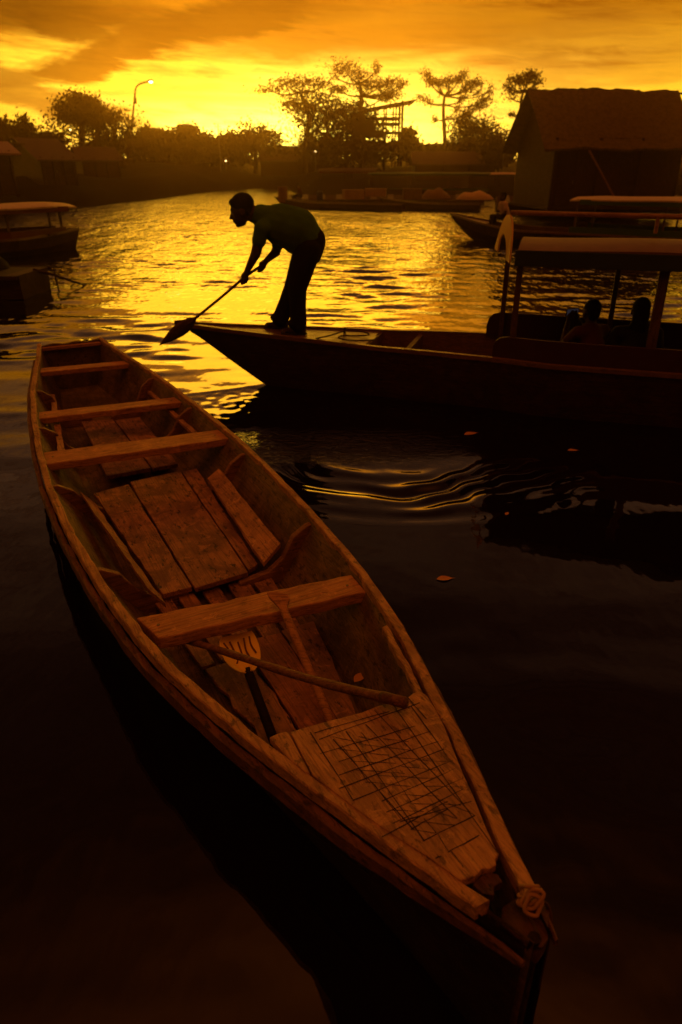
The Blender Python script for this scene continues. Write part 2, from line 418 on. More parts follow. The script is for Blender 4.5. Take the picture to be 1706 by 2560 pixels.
# ------------------------------------------------------------------ water
def build_water():
    ys = [-40.0, -20.0, -8.0, -3.0, -1.0]; y = 0.2
    while y < 97: ys.append(y); y += .012 + .0042 * max(y, 0)
    ys += [97.0, 100.0]
    u = np.concatenate([[-9, -5, -3, -1.8, -1.2], np.linspace(-.85, .85, 520), [1.2, 1.8, 3, 5, 9]])
    ys = np.array(ys)
    Y = np.repeat(ys[:, None], len(u), 1)
    X = u[None, :] * (np.abs(Y) * .72 + 1.6)
    X[:, 0] = -170; X[:, -1] = 170
    r = np.random.default_rng(5)
    Z = np.zeros_like(X)
    calm = 1 / (1 + np.exp(-(Y - 7.0) / 1.6))           # the near water is sheltered and smooth
    fade = np.exp(-np.maximum(Y - 30, 0) / 40)
    for i in range(90):
        lam = math.exp(r.uniform(math.log(.16), math.log(1.3)))
        th = r.normal(0, .42) + .05
        k = 2 * math.pi / lam
        slope = .0105 * (1.0 if lam > .4 else .75)
        amp = slope * lam / (2 * math.pi)
        ph = r.uniform(0, 6.28)
        fa = np.clip((lam / (.010 + .0042 * np.maximum(Y, 0)) - 3) / 4, 0, 1)
        near = .22 if lam < .7 else .40
        Z += amp * np.sin(k * (X * math.sin(th) + Y * math.cos(th)) + ph) * (near + (1 - near) * calm) * fa * fade
    # wave groups: patches of livelier and flatter water
    G = np.zeros_like(X)
    for i in range(14):
        lam = r.uniform(2.5, 9); th = r.uniform(0, 3.14)
        G += np.sin(2 * math.pi / lam * (X * math.sin(th) + Y * math.cos(th)) + r.uniform(0, 6.28))
    Z *= np.clip(.85 + .22 * G, .25, 1.9)
    # rings spreading from where the bow cut the water
    c = P(1010, 1120); rr = np.hypot((X - c.x) * .72, (Y - c.y))
    ang = np.arctan2(Y - c.y, X - c.x)
    env = np.exp(-((rr - .90) / .31) ** 2) * np.clip(-np.sin(ang) * 1.3 + .1, 0, 1)
    wob = .05 * np.sin(3.1 * X + 2 * Y) + .03 * np.sin(7 * X - 4 * Y + 1) + .016 * np.sin(15 * X + 9 * Y)
    Z += .0095 * env * (.75 + .45 * np.sin(4.3 * X + 1.5) * np.sin(3.7 * Y)) * np.sin(2 * math.pi * (rr + wob) / (.235 + .03 * np.sin(ang * 2)))
    Z += .006 * env * np.sin(2 * math.pi * (rr + wob) / .52)
    env2 = np.exp(-((rr - 1.25) / .22) ** 2) * np.clip(-np.sin(ang + .5) * 1.5 - .2, 0, 1)
    Z += .0030 * env2 * np.sin(2 * math.pi * rr / .24 + 1)
    # churned patch along the boat's track
    c = P(820, 1110); e = np.exp(-(((X - c.x) / 1.0) ** 2 + ((Y - c.y) / .42) ** 2) ** 1.5)
    c2 = P(600, 1010); e2 = np.exp(-(((X - c2.x) / .45) ** 2 + ((Y - c2.y) / .5) ** 2))
    T = np.zeros_like(X)
    for i in range(60):
        lam = r.uniform(.06, .2); th = r.uniform(0, 3.14); k = 2 * math.pi / lam
        T += lam * np.sin(k * (X * math.sin(th) + Y * math.cos(th)) + r.uniform(0, 6.28) + 1.5 * np.sin(3 * X + i) )
    Z += T * (.0026 * e + .0030 * e2)
    # small bow wave
    a, b = P(660, 962), P(470, 985)
    dx, dy = b.x - a.x, b.y - a.y; L = math.hypot(dx, dy)
    tt = ((X - a.x) * dx + (Y - a.y) * dy) / L; nn = ((X - a.x) * -dy + (Y - a.y) * dx) / L
    Z += .016 * np.exp(-(nn / .05) ** 2) * np.clip(tt + .2, 0, 1) * np.exp(-np.maximum(tt, 0) / .5) * (tt > -.15)
    m, n = X.shape
    co = np.stack([X, Y, Z], -1).reshape(-1, 3)
    idx = np.arange(m * n).reshape(m, n)
    q = np.stack([idx[:-1, :-1], idx[:-1, 1:], idx[1:, 1:], idx[1:, :-1]], -1).reshape(-1, 4)
    me = bpy.data.meshes.new('water')
    me.vertices.add(len(co)); me.vertices.foreach_set('co', co.ravel().astype(np.float32))
    me.loops.add(q.size); me.loops.foreach_set('vertex_index', q.ravel().astype(np.int32))
    me.polygons.add(len(q)); me.polygons.foreach_set('loop_start', np.arange(0, q.size, 4, dtype=np.int32))
    me.update(calc_edges=True); me.validate()
    me.polygons.foreach_set('use_smooth', [True] * len(me.polygons))
    def bld(t, b):
        b.inputs['IOR'].default_value = 1.65
        g = t.new('ShaderNodeNewGeometry'); x, y_, z = t.sep(g.outputs['Position'])
        far = t.m('MULTIPLY_ADD', y_, .03, -.27, clamp=True)
        n1 = t.noise(t.xyz(t.m('MULTIPLY', x, .7), y_, 0.0), 5.0, 3, .5)
        n2 = t.noise(t.xyz(t.m('MULTIPLY', x, .55), y_, 5.0), 1.2, 3, .55)
        n3 = t.noise(t.xyz(x, t.m('MULTIPLY', y_, .42), 8.0), 1.15, 4, .68)
        h = t.m('MULTIPLY', t.m('MULTIPLY_ADD', n3, .24, t.m('ADD', t.m('MULTIPLY', n1, .014), t.m('MULTIPLY', n2, .060))), t.m('MULTIPLY_ADD', far, 1.0, .03))
        for px, py, rx, ry in ((830, 1110, 1.15, .42),):    # churned water on the boat's track
            c = P(px, py)
            q = t.m('ADD', t.m('POWER', t.m('ABSOLUTE', t.m('DIVIDE', t.m('SUBTRACT', x, c.x), rx)), 2.0), t.m('POWER', t.m('ABSOLUTE', t.m('DIVIDE', t.m('SUBTRACT', y_, c.y), ry)), 2.0))
            k = t.m('EXPONENT', t.m('MULTIPLY', t.m('MULTIPLY', q, q), -1.0))
            n = t.noise(t.xyz(t.m('MULTIPLY', x, .6), y_, 2.0), 17.0, 4, .6, .7)
            h = t.m('MULTIPLY_ADD', t.m('MULTIPLY', n, k), .020, h)
        bump(t, b, h, 1.0, 1.0)
        murk = t.noise(g.outputs['Position'], .5, 4)
        t.put(b.inputs['Base Color'], t.mix(murk, C4(.0035, .0018, .0012), C4(.008, .004, .0025)))
    me.materials.append(mat('lake_water', (.012, .006, .004), .035, bld, .5))
    o = bpy.data.objects.new('water', me); COL.objects.link(o)
    tag(o, kind='structure')
build_water()

# ------------------------------------------------------------------ far bank
def build_bank():
    xs = np.concatenate([np.linspace(-165, -60, 20), np.linspace(-58, 70, 130), np.linspace(72, 165, 20)])
    ys = np.concatenate([np.linspace(36, 100, 64), np.linspace(101, 165, 30)])
    r = np.random.default_rng(3)
    X, Y = np.meshgrid(xs, ys)
    shore = 90 + 4 * np.sin(X * .05) + 2 * np.sin(X * .17 + 1)
    shore = shore + 4 - 38 / (1 + np.exp(-(X + 4.5) / 1.2)) - 50 / (1 + np.exp((X + 14.5) / 1.0))
    d = Y - shore
    Z = np.where(d > 0, 1.1 * (1 - np.exp(-d / 5)) + np.clip(d, 0, 80) * .028, d * .12)
    Z += .25 * np.sin(X * .4 + Y * .2) * np.clip(d / 8, 0, 1) + .18 * np.sin(X * 1.1 - Y * .5) * np.clip(d / 8, 0, 1)
    Z = np.maximum(Z, -.6)
    m, n = X.shape; idx = np.arange(m * n).reshape(m, n)
    q = np.stack([idx[:-1, :-1], idx[:-1, 1:], idx[1:, 1:], idx[1:, :-1]], -1).reshape(-1, 4)
    me = bpy.data.meshes.new('ground'); me.from_pydata(np.stack([X, Y, Z], -1).reshape(-1, 3).tolist(), [], q.tolist())
    me.polygons.foreach_set('use_smooth', [True] * len(me.polygons)); me.materials.append(EARTH)
    o = bpy.data.objects.new('ground', me); COL.objects.link(o); tag(o, kind='structure')
    return X, Y, Z
BX, BY, BZ = build_bank()
def gz(x, y):
    i = np.argmin((BX[0] - x) ** 2); j = np.argmin((BY[:, 0] - y) ** 2)
    return max(0.0, float(BZ[j, i]))

# ------------------------------------------------------------------ wooden rowing boat in the foreground
CO, CA = Vector((-2.92, 7.40, 0)), Vector((.46801, -.88372, 0))
CR = Vector((.88372, .46801, 0)); CROT = math.atan2(CA.y, CA.x); CLEN = 7.265
def cl(p):                                              # world -> boat coordinates
    q = Vector(p) - CO
    return Vector((q.dot(CA), q.dot(CR), q.z))
def CP(px, py, z): return cl(P(px, py, z))
WS = np.array([0, .5, .93, 1.5, 2.2, 2.9, 3.5, 4.1, 4.6, 5.1, 5.5, 5.9, 6.2, 6.5, 6.8, 7.05, 7.265])
WW = np.array([.325, .40, .475, .565, .630, .675, .690, .675, .645, .598, .545, .462, .378, .288, .190, .103, .035])
def cw(s): return float(np.interp(s, WS, WW))
_ss = np.linspace(0, CLEN, 300); _w = np.array([cw(q) for q in _ss]); _k = np.hanning(25); _k /= _k.sum()
_wp = np.concatenate([2 * _w[0] - _w[12:0:-1], _w, 2 * _w[-1] - _w[-2:-14:-1]]); _w2 = np.convolve(_wp, _k, 'valid')
def cw(s): return float(np.interp(s, _ss, _w2))
def cz(s):
    y = 7.4 - .884 * s
    return .40 + .012 * max(0, y - 4) ** 2 + .02 * max(0, 4 - y) ** 2
def csec(s, f):                                         # half breadth and height of the inner skin, f: 0 bottom .. 1 rail
    w = cw(s); zb = .035 + .10 * max(0, (s - 6.2)) ** 1.5
    b = w * (.60 - .25 * max(0, (s - 5.8)) / 1.4)
    e = f ** .85
    return b + (w - .03 - b) * e, zb + (cz(s) - .03 - zb) * f
def build_canoe():
    t = thing('rowing_boat', 'old wooden rowing boat with benches and carved bow deck floating empty in the foreground', 'boat', CO, CROT, None, False)
    n = 70; S_ = np.linspace(0.03, CLEN - .02, n)
    # outer skin
    m = MB(); rows = []
    for s in S_:
        w = cw(s); r = []
        for f in (1, .75, .5, .25, .05): 
            b, z = csec(s, f); r.append((s, -(b + .028), z - (.02 if f < .2 else 0)))
        b, z = csec(s, 0); r.append((s, -b, -.09)); r.append((s, 0, -.10)); r.append((s, b, -.09))
        for f in (.05, .25, .5, .75, 1):
            b, z = csec(s, f); r.append((s, b + .028, z - (.02 if f < .2 else 0)))
        rows.append(r)
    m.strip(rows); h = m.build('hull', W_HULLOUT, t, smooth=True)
    # inner planking
    for sg, nm in ((-1, 'side_plank'), (1, 'side_plank')):
        m = MB(); rows = []
        for s in S_:
            rows.append([(s, sg * csec(s, f)[0], csec(s, f)[1]) for f in (0, .12, .25, .4, .55, .7, .85, 1)])
        m.strip(rows); o = m.build(nm, W_HULLIN, t, smooth=True); wobble(o, .004, 5)
    m = MB(); rows = []
    for s in S_:
        b = csec(s, 0)[0]; z = csec(s, 0)[1]
        rows.append([(s, b * k, z - .006 * (1 - k * k)) for k in (-1.02, -.6, -.2, .2, .6, 1.02)])
    m.strip(rows); m.build('bottom_plank', W_HULLIN, t)
    # gunwale rails and the rubbing strakes outside them
    def rail(sg, s0, s1, off0, off1, dz, th, name, mt, seed, jit=.004):
        m = MB(); rows = []; k = 110
        for i in range(k):
            s = s0 + (s1 - s0) * i / (k - 1)
            w = cw(s); z = cz(s) + dz
            j = jit * (math.sin(s * 9 + seed) * .6 + math.sin(s * 23 + seed * 2) * .5 + math.sin(s * 57 + seed) * .4)
            a, b = w + off0 + j, w + off1 + j * .5
            a = max(a, .004)
            if name == 'rubbing_strake':
                tp = min(1, max(0, (7.27 - s) / .55)) ** .7; th = .022 + .038 * tp; b = a + (b - a) * (.35 + .65 * tp)
            rows.append([(s, sg * a, z - th), (s, sg * a, z - .004), (s, sg * (a + .005), z), (s, sg * (b - .005), z - j * .5), (s, sg * b, z - .005), (s, sg * b, z - th)])
        m.strip(rows, True); q = len(rows[0])
        m.f += [tuple(reversed(range(q))), tuple(range((k - 1) * q, k * q))]; m.mi += [0, 0]
        o = m.build(name, mt, t); wobble(o, .003, 14, seed)
        return o
    rail(-1, 0.0, 7.12, -.036, .006, 0, .05, 'gunwale', W_LONG, 1.0)
    rail(1, 0.0, 7.17, -.033, .007, 0, .05, 'gunwale', W_LONG, 4.0)
    rail(-1, 0.4, 7.26, .010, .042, -.05, .06, 'rubbing_strake', W_STRAKE, 2.0)
    rail(1, 0.4, 7.26, .010, .036, -.05, .06, 'rubbing_strake', W_STRAKE, 6.0)
    rail(1, 5.9, 7.02, -.078, -.052, -.004, .035, 'inner_rail', W_LONG, 8.0, .006)
    # transom
    w = cw(0.0); m = MB()
    top = [(0.0, q * w, cz(0) - .015 + .008 * math.sin(q * 9)) for q in np.linspace(-1, 1, 14)]
    bot = [(0.0, w * .58, -.08), (0.0, -w * .58, -.08)]
    m.prism(top + bot, (.04, 0, 0)); m.build('transom', W_HULLIN, t, bevel=.004)
    m = MB(); m.box((.065, 0, cz(0) - .05), (.05, w * 1.84, .03)); m.build('transom_cap', W_CROSS, t, bevel=.004)
    # benches: outlines of their top faces in boat coordinates
    for (q, z, th, sd) in (([(.62, -.39), (.72, .47), (.87, .46), (.79, -.41)], .43, .045, 1),
                       ([(1.87, -.565), (1.99, .585), (2.16, .585), (2.05, -.58)], .37, .05, 2),
                       ([(2.84, -.645), (2.97, .66), (3.20, .65), (3.09, -.65)], .365, .055, 3),
                       ([(5.255, -.515), (5.385, .51), (5.55, .50), (5.45, -.465)], .40, .06, 4)):
        m = MB(); k = 16; (a, b, c_, d_) = [Vector((x, y, z)) for x, y in q]
        top = [a.lerp(b, i / k) + Vector((.004 * math.sin(i * 2.1 + sd) + (.018 if (sd == 4 and i in (6,)) else 0), 0, 0)) for i in range(k + 1)]
        bot = [d_.lerp(c_, i / k) + Vector((.005 * math.sin(i * 1.7 + sd * 3), 0, 0)) for i in range(k + 1)]
        rows = [[top[i], bot[i], bot[i] - Vector((0, 0, th)), top[i] - Vector((0, 0, th))] for i in range(k + 1)]
        m.strip(rows, True); m.f += [(3, 2, 1, 0), (k * 4, k * 4 + 1, k * 4 + 2, k * 4 + 3)]; m.mi += [0, 0]
        o = m.build('thwart', W_CROSS, t, bevel=.007)
        nm = MB()
        for e in (.05, .94):
            nm = MB(); p = a.lerp(b, e).lerp(d_.lerp(c_, e), .4 + .2 * (e * 7 % 1)); nm.tube([p - Vector((0, 0, .004)), p + Vector((0, 0, .0025))], .0075, 8)
            nm.build('nail', METAL, o)
    # ribs
    for s, up in ((1.35, 1), (2.30, 1), (3.45, 1), (4.66, 1)):
        for sg in (-1, 1):
            if sg > 0: s2 = s + .06
            else: s2 = s
            pts = []
            for f in (0.0, .2, .4, .6, .8, .97):
                b, z = csec(s2, f); pts.append((s2, sg * (b + .012), z))
            b0 = csec(s2, 0)[0]; bt, zt = csec(s2, .97)
            inner = [(s2, sg * (bt - .035), zt - .005), (s2, sg * (csec(s2, .8)[0] - .085), csec(s2, .8)[1]), (s2, sg * (csec(s2, .45)[0] - .085), csec(s2, .45)[1]), (s2, sg * (csec(s2, .2)[0] - .12), .125), (s2, sg * max(.04, b0 - .24), .105), (s2, sg * max(.04, b0 - .26), .03)]
            m = MB(); m.prism([Vector(p) for p in pts + inner], (.042, 0, 0)); o = m.build('rib', W_RIB, t, bevel=.006); wobble(o, .003, 12, s)
    # floor boards
    def board(q, z, th, name, mt, tilt=None, seed=0, k=14, ragged=.004):
        (a, b, c_, d_) = [Vector((x, y, z)) for x, y in q]
        if tilt: b = b + Vector((0, 0, tilt)); c_ = c_ + Vector((0, 0, tilt))
        m = MB(); rr = random.Random(seed)
        L = [a.lerp(d_, i / k) + Vector((0, rr.uniform(-ragged, ragged), 0)) for i in range(k + 1)]
        Q = [b.lerp(c_, i / k) + Vector((0, rr.uniform(-ragged, ragged), 0)) for i in range(k + 1)]
        dn = Vector((0, 0, th))
        rows = [[L[i], Q[i], Q[i] - dn, L[i] - dn] for i in range(k + 1)]
        m.strip(rows, True); m.f += [(3, 2, 1, 0), (k * 4, k * 4 + 1, k * 4 + 2, k * 4 + 3)]; m.mi += [0, 0]
        o = m.build(name, mt, t, bevel=.004); wobble(o, .003, 7, seed)
        return o
    board([(3.22, -.38), (3.17, -.13), (4.72, -.125), (4.72, -.285)], .14, .03, 'floor_board', W_FLOOR, seed=1)
    board([(3.15, -.115), (3.12, .265), (4.73, .205), (4.75, -.115)], .145, .03, 'floor_board', W_FLOOR, seed=2)
    board([(3.13, .28), (3.11, .40), (4.66, .285), (4.70, .215)], .138, .03, 'floor_board', W_FLOOR, seed=3)
    board([(1.58, -.20), (1.64, .06), (2.95, .09), (2.95, -.24)], .14, .03, 'floor_board', W_FLOOR, seed=4)
    board([(1.66, .075), (1.68, .30), (2.95, .30), (2.95, .105)], .135, .03, 'floor_board', W_FLOOR, seed=5)
    for a, b in ((-.33, -.235), (-.205, -.115), (-.065, .035), (.085, .20), (.225, .335)):
        board([(4.70, a), (4.70, b), (5.34, b * .84 - .005), (5.34, a * .84 + .005)], .085, .022, 'floor_slat', W_FLOOR, seed=int(a * 100) + 50, k=6)
    board([(5.26, -.03), (5.28, .165), (6.45, .11), (6.45, -.03)], .10, .025, 'floor_board', wood('red_board', (.32, .12, .075), (.46, .19, .11), 0, stain=.6), seed=7)
    board([(5.26, .175), (5.26, .36), (6.35, .15), (6.35, .115)], .095, .025, 'floor_board', W_FLOOR, seed=8)
    board([(5.36, -.26), (5.36, -.045), (6.45, -.04), (6.42, -.12)], .09, .02, 'floor_board', W_FLOOR, seed=9, ragged=.012)
    # side boards along the ribs
    board([(3.47, .375), (3.45, .475), (4.68, .425), (4.76, .285)], .20, .03, 'side_board', W_LONG, .05, 11)
    board([(3.44, -.49), (3.53, -.415), (4.90, -.315), (4.83, -.375)], .27, .03, 'side_board', W_LONG, -.07, 12)
    board([(1.24, .44), (1.24, .475), (2.86, .53), (2.86, .49)], .30, .03, 'side_batten', W_LONG, 0, 13)
    board([(1.12, -.39), (1.14, -.345), (2.90, -.49), (2.88, -.54)], .30, .03, 'side_batten', W_LONG, 0, 14)
    # foredeck
    def bz(px, py, dz=0.0):
        z = .5
        for _ in range(25): p = CP(px, py, z); z = cz(p.x) + dz
        return Vector((p.x, p.y, z))
    Z8 = lambda zx, zy: (600 + .5421 * zx, 1700 + .5419 * zy)
    def DK(zx, zy, dz=0.004): return bz(*Z8(zx, zy), dz)
    out = [(232, 240), (290, 222), (420, 186), (560, 150), (640, 118), (760, 92), (800, 60), (832, 52), (862, 70), (900, 130), (945, 215), (985, 320), (1030, 430), (1080, 540), (1120, 640), (1160, 740), (1196, 800),
           (1178, 826), (1184, 852), (1150, 872), (1120, 868), (1085, 905), (1050, 915), (1020, 925), (880, 822), (740, 735), (600, 640), (440, 520), (336, 436)]
    m = MB(); top = [DK(*q) for q in out]
    # fan of the outline about an inner spine so that the deck follows the sheer
    m.slab([Vector(p) for p in top], .028)
    dk = m.build('foredeck', W_LONG, t, bevel=.004)
    m = MB(); m.slab([DK(*q) for q in ((136, 264), (175, 246), (215, 237), (228, 246), (326, 432), (300, 425), (225, 362))], .028)
    m.build('deck_corner', W_LONG, t, bevel=.005)
    m = MB(); m.slab([DK(q[0], q[1], -.012) for q in ((1085, 925), (1140, 885), (1190, 895), (1212, 930), (1175, 950), (1172, 995), (1120, 985), (1075, 945))], .028)
    m.build('broken_deck_piece', W_BOW, t, bevel=.003)
    # carved lines: thin dark strips laid on the deck
    lines = [((325, 242), (520, 552)), ((490, 235), (850, 742)), ((430, 275), (800, 690)), ((580, 205), (1000, 640)), ((620, 140), (1060, 610)), ((705, 112), (1190, 800)), ((790, 120), (1030, 455)), ((860, 180), (770, 75)),
             ((345, 243), (690, 145)), ((365, 275), (830, 105)), ((370, 340), (810, 212)), ((455, 378), (880, 238)), ((455, 440), (915, 285)), ((458, 500), (945, 320)), ((520, 556), (985, 372)), ((655, 560), (1000, 408)),
             ((675, 612), (1030, 455)), ((705, 665), (1030, 505)), ((655, 725), (960, 560)), ((740, 655), (1070, 560)), ((790, 690), (960, 595)), ((845, 742), (1085, 625)), ((960, 795), (1105, 718)), ((930, 810), (900, 822)),
             ((430, 262), (560, 290)), ((545, 262), (640, 280)), ((660, 270), (780, 285)), ((455, 318), (690, 348)), ((570, 298), (800, 325)), ((510, 375), (720, 385)), ((690, 355), (830, 365)), ((540, 415), (760, 432)), ((745, 400), (900, 415)),
             ((820, 370), (985, 378)), ((580, 470), (790, 492)), ((640, 440), (890, 455)), ((745, 530), (920, 535)), ((850, 490), (1040, 495)), ((700, 600), (850, 608)), ((800, 570), (1020, 578)), ((760, 650), (1000, 670)), ((790, 690), (905, 708)), ((905, 545), (1085, 625)),
             ((915, 715), (960, 790)), ((975, 790), (1030, 865)), ((560, 240), (620, 330)), ((700, 430), (790, 560)), ((880, 600), (1000, 640)), ((470, 300), (600, 480)), ((620, 480), (740, 640)), ((920, 400), (985, 470)), ((850, 640), (905, 705))]
    m = MB(); g = random.Random(4)
    for i, (a, b) in enumerate(lines):
        k = 6; w_ = .0015 if i > 23 else .0023
        pa = [DK(a[0] + (b[0] - a[0]) * q / k + g.uniform(-1.5, 1.5), a[1] + (b[1] - a[1]) * q / k + g.uniform(-1.5, 1.5), .0052) for q in range(k + 1)]
        d = (pa[-1] - pa[0]).normalized(); nn = Vector((-d.y, d.x, 0))
        m.strip([[p - nn * w_ * (.55 + .45 * math.sin(q * 1.1 + i)), p + nn * w_] for q, p in enumerate(pa)])
    m.build('carving', GROOVE, dk)
    # bow block
    m = MB()
    q = [bz(*p, -.045) for p in ((1255, 2266), (1252, 2310), (1300, 2344), (1352, 2371), (1371, 2345), (1373, 2268), (1350, 2228), (1318, 2232), (1290, 2248))]
    m.slab(q, .07); o = m.build('bow_block', W_BOW, t, bevel=.008); wobble(o, .007, 16, 3)
    m = MB(); b0 = cl(P(1400, 2372, .42)); 
    m.tube([(CLEN - .03, 0, cz(7.2) - .03), (CLEN - .05, 0, .2), (CLEN - .2, 0, -.1)], [.016, .015, .012], 8); m.build('stem', W_HULLOUT, t)
    m = MB(); m.slab([(6.42, -.26, .20), (6.42, .26, .20), (7.15, .05, .36), (7.15, -.05, .36)], .01); m.build('bow_lining', W_HULLOUT, t)
    return t
canoe = build_canoe()
def cworld(s, y, z): return CO + CA * s + CR * y + Vector((0, 0, z))

# things lying in the rowing boat
def build_boat_clutter():
    # paddle with the T grip over the front bench
    a, b = P(640 * 1.088, 1372 * 1.088, .455), P(757 * 1.088, 1650 * 1.088, .14)
    d = (b - a).normalized(); e = b + d * .10
    W_PADDLE = wood('lit_paddle_wood', (.42, .22, .10), (.58, .32, .15), 0, stain=.3)  # paler than the pole: being lit is put into the colour
    t = thing('paddle', 'wooden paddle with T-shaped grip leaning over the front bench of the rowing boat', 'paddle', b)
    m = MB(); k = [a.lerp(e, i / 10) for i in range(11)]
    m.tube(k, [.020, .0185, .019, .0195, .0195, .0195, .0195, .019, .0195, .0195, .020], 12); m.build('shaft', W_PADDLE, t, smooth=True)
    g0, g1 = P(614 * 1.088, 1364 * 1.088, .465), P(663 * 1.088, 1368 * 1.088, .46); mid = (g0 + g1) / 2
    m = MB(); q = a + d * .075
    up = Vector((0, 0, 1)); sd = (g1 - g0).normalized(); th = sd.cross(d).normalized() * .016
    poly = [g0 - d * .004, mid - d * .008, g1 - d * .004, g1 + d * .022, a + d * .05 + sd * .022, q + sd * .017, q - sd * .017, a + d * .05 - sd * .024, g0 + d * .02]
    m.prism([p - th for p in poly], th * 2); o = m.build('grip', W_PADDLE, t, bevel=.006)
    bl = [(0, .016), (.06, .05), (.18, .075), (.3, .07), (.4, .03)]
    m = MB(); L = [e + d * x * .4 + sd * y * .8 for x, y in bl] + [e + d * x * .4 - sd * y * .8 for x, y in reversed(bl)]
    m.prism([p - th * .3 for p in L], th * .6); m.build('blade', W_SHAFT, t, bevel=.003)
    # long pole lying across
    a, b = P(413 * 1.088, 1467 * 1.088, .30), P(932 * 1.088, 1616 * 1.088, .555)
    t = thing('wooden_pole', 'long round wooden pole lying from the bench end to the deck corner', 'pole', b)
    m = MB(); m.tube([a.lerp(b, i / 14) + Vector((0, 0, .006 * math.sin(i * .5) - .012 * math.sin(math.pi * i / 14))) for i in range(15)], [.0145 + .0045 * i / 14 + .0012 * math.sin(i * 2) for i in range(15)], 12)
    m.build('shaft', wood('shaded_pole_wood', (.15, .07, .035), (.25, .12, .06), 0, stain=.3), t, smooth=True)  # darker tone stands for the pole's shaded underside
    m = MB(); d = (b - a).normalized(); m.tube([b - d * .10, b - d * .085, b + d * .002], [.0192, .0208, .0200], 12); m.build('worn_end', W_STRAKE, t, smooth=True)
    # yellow plastic scoop: dished blade, raised ribs, dark handle
    t = thing('bailing_scoop', 'small yellow plastic scoop with dark handle lying on the floor slats', 'scoop', P(600, 1640, .1))
    zz = lambda x, y, z: P(340 + .2934 * x, 1420 + .2934 * y, z)
    rows = []; kk = 14
    outl = [(735, 590, 985, 535), (713, 625, 1008, 560), (714, 660, 1028, 600), (722, 700, 1048, 650), (740, 750, 1060, 700), (760, 790, 1064, 745), (795, 828, 1060, 790), (840, 862, 1035, 835), (890, 882, 1010, 868), (930, 892, 985, 872)]
    for i, (x0, y0, x1, y1) in enumerate(outl):
        r = []
        for j in range(kk):
            f = j / (kk - 1); dish = -.022 * (1 - (2 * f - 1) ** 2) + .022
            r.append(zz(x0 + (x1 - x0) * f, y0 + (y1 - y0) * f, .285 + dish - .045 * (i / 9) + .004 * math.sin(f * 18) * (0 if i < 2 else 1)))
        rows.append(r)
    m = MB(); m.strip(rows); low = [[p - Vector((0, 0, .005)) for p in r] for r in rows]; m.strip(low)
    rim = lambda R_: [r[0] for r in R_] + R_[-1][1:] + [r[-1] for r in reversed(R_[:-1])] + list(reversed(R_[0][1:-1]))
    m.strip([rim(rows), rim(low)], True)
    bl = m.build('blade', YELLOW, t, smooth=True)
    for (pts) in (((748, 640), (790, 695)), ((800, 630), (842, 715)), ((870, 632), (905, 735)), ((920, 600), (935, 700), (965, 750)), ((966, 585), (980, 660), (1025, 720)), ((860, 820), (875, 775))):
        m = MB(); c = [zz(x, y, .289 + .022 * ((x - 885) / 175) ** 2 - .045 * ((y - 575) / 320)) for x, y in pts]
        m.tube(chaikin(c, 2), .0042, 6); m.build('slot_rib', mat('rib_brown', (.16, .055, .012), .5), bl)
    h0, h1 = zz(950, 862, .240), P(626 * 1.088, 1692 * 1.088, .14)
    m = MB(); m.tube([h0, h0.lerp(h1, .1), h0.lerp(h1, .5), h1 + (h1 - h0) * .1], [.017, .021, .0205, .021], 12); m.build('handle', W_HULLOUT, t, smooth=True)
    # bow rope: hitches round the stem head and a tail to the water
    t = thing('mooring_rope', 'frayed mooring rope knotted round the bow of the rowing boat', 'rope', P(1350, 2260, .55))
    c = P(1328, 2242, .575)
    m = MB()
    for i in range(5):
        a0 = i * .8; pts = []
        for k in range(25):
            a = 2 * math.pi * k / 24
            pts.append(c + Vector(((.026 - .003 * abs(i - 2)) * math.cos(a) + .004 * math.sin(3 * a + i), .014 * math.sin(a) + (i - 2) * .011, .020 * math.sin(a + a0) + .008 * math.sin(i * 2.0))))
        m.tube(pts, .0052, 7, False)
    m.build('knot', ROPE, t, smooth=True)
    m = MB(); e = P(1352, 2330, .53)
    p = [c + Vector((.02, -.01, 0)), P(1372, 2262, .535), P(1380, 2310, .50), P(1368, 2372, .40), P(1352, 2440, .15), P(1346, 2480, -.05)]
    m.tube(chaikin(p, 2), .0055, 7); m.build('rope_tail', mat('dark_tail_rope', (.06, .025, .018), .8), t, smooth=True)  # tail in a darker tone than the knot
build_boat_clutter()
def leaf(name, label, p, rz, L, group=None, z=.006):
    m = MB(); w_ = L * .22; rows = []
    for i in range(9):
        f = i / 8; b = w_ * math.sin(math.pi * min(1, f * 1.12) ** .8) if f * 1.12 < 1 else .02 * w_
        b = max(b, .03 * w_); zc = .012 * L * math.sin(f * 5)
        rows.append([Vector(((f - .5) * L, -b, .10 * b + zc)), Vector(((f - .5) * L, 0, zc)), Vector(((f - .5) * L, b, .14 * b + zc))])
    m.strip(rows); low = [[p_ - Vector((0, 0, .0015)) for p_ in r] for r in rows]; m.strip(low)
    o = m.build(name, DRYLEAF, None, smooth=True); o.location = (p.x, p.y, z); o.rotation_euler = (0, 0, rz); tag(o, label, 'leaf', group)
leaf('fallen_leaf', 'dry orange leaf floating on the water right of the front bench', P(1115, 1448), .15, .115)
leaf('fallen_leaf', 'curled orange leaf floating below the seated passengers in the dark boat reflection', P(1179, 1085), .45, .16)
leaf('fallen_leaf', 'small reddish leaf floating at the far right on dark water', P(1434, 1127), .1, .11)
leaf('fallen_leaf', 'tiny withered leaf on the water between ripple rings and right edge', P(1268, 1285), 1.0, .06)
leaf('fallen_leaf', 'crumpled brown leaf caught inside the rowing boat beside its right plank', cworld(5.80, .335, 0), .9, .10, None, .14)

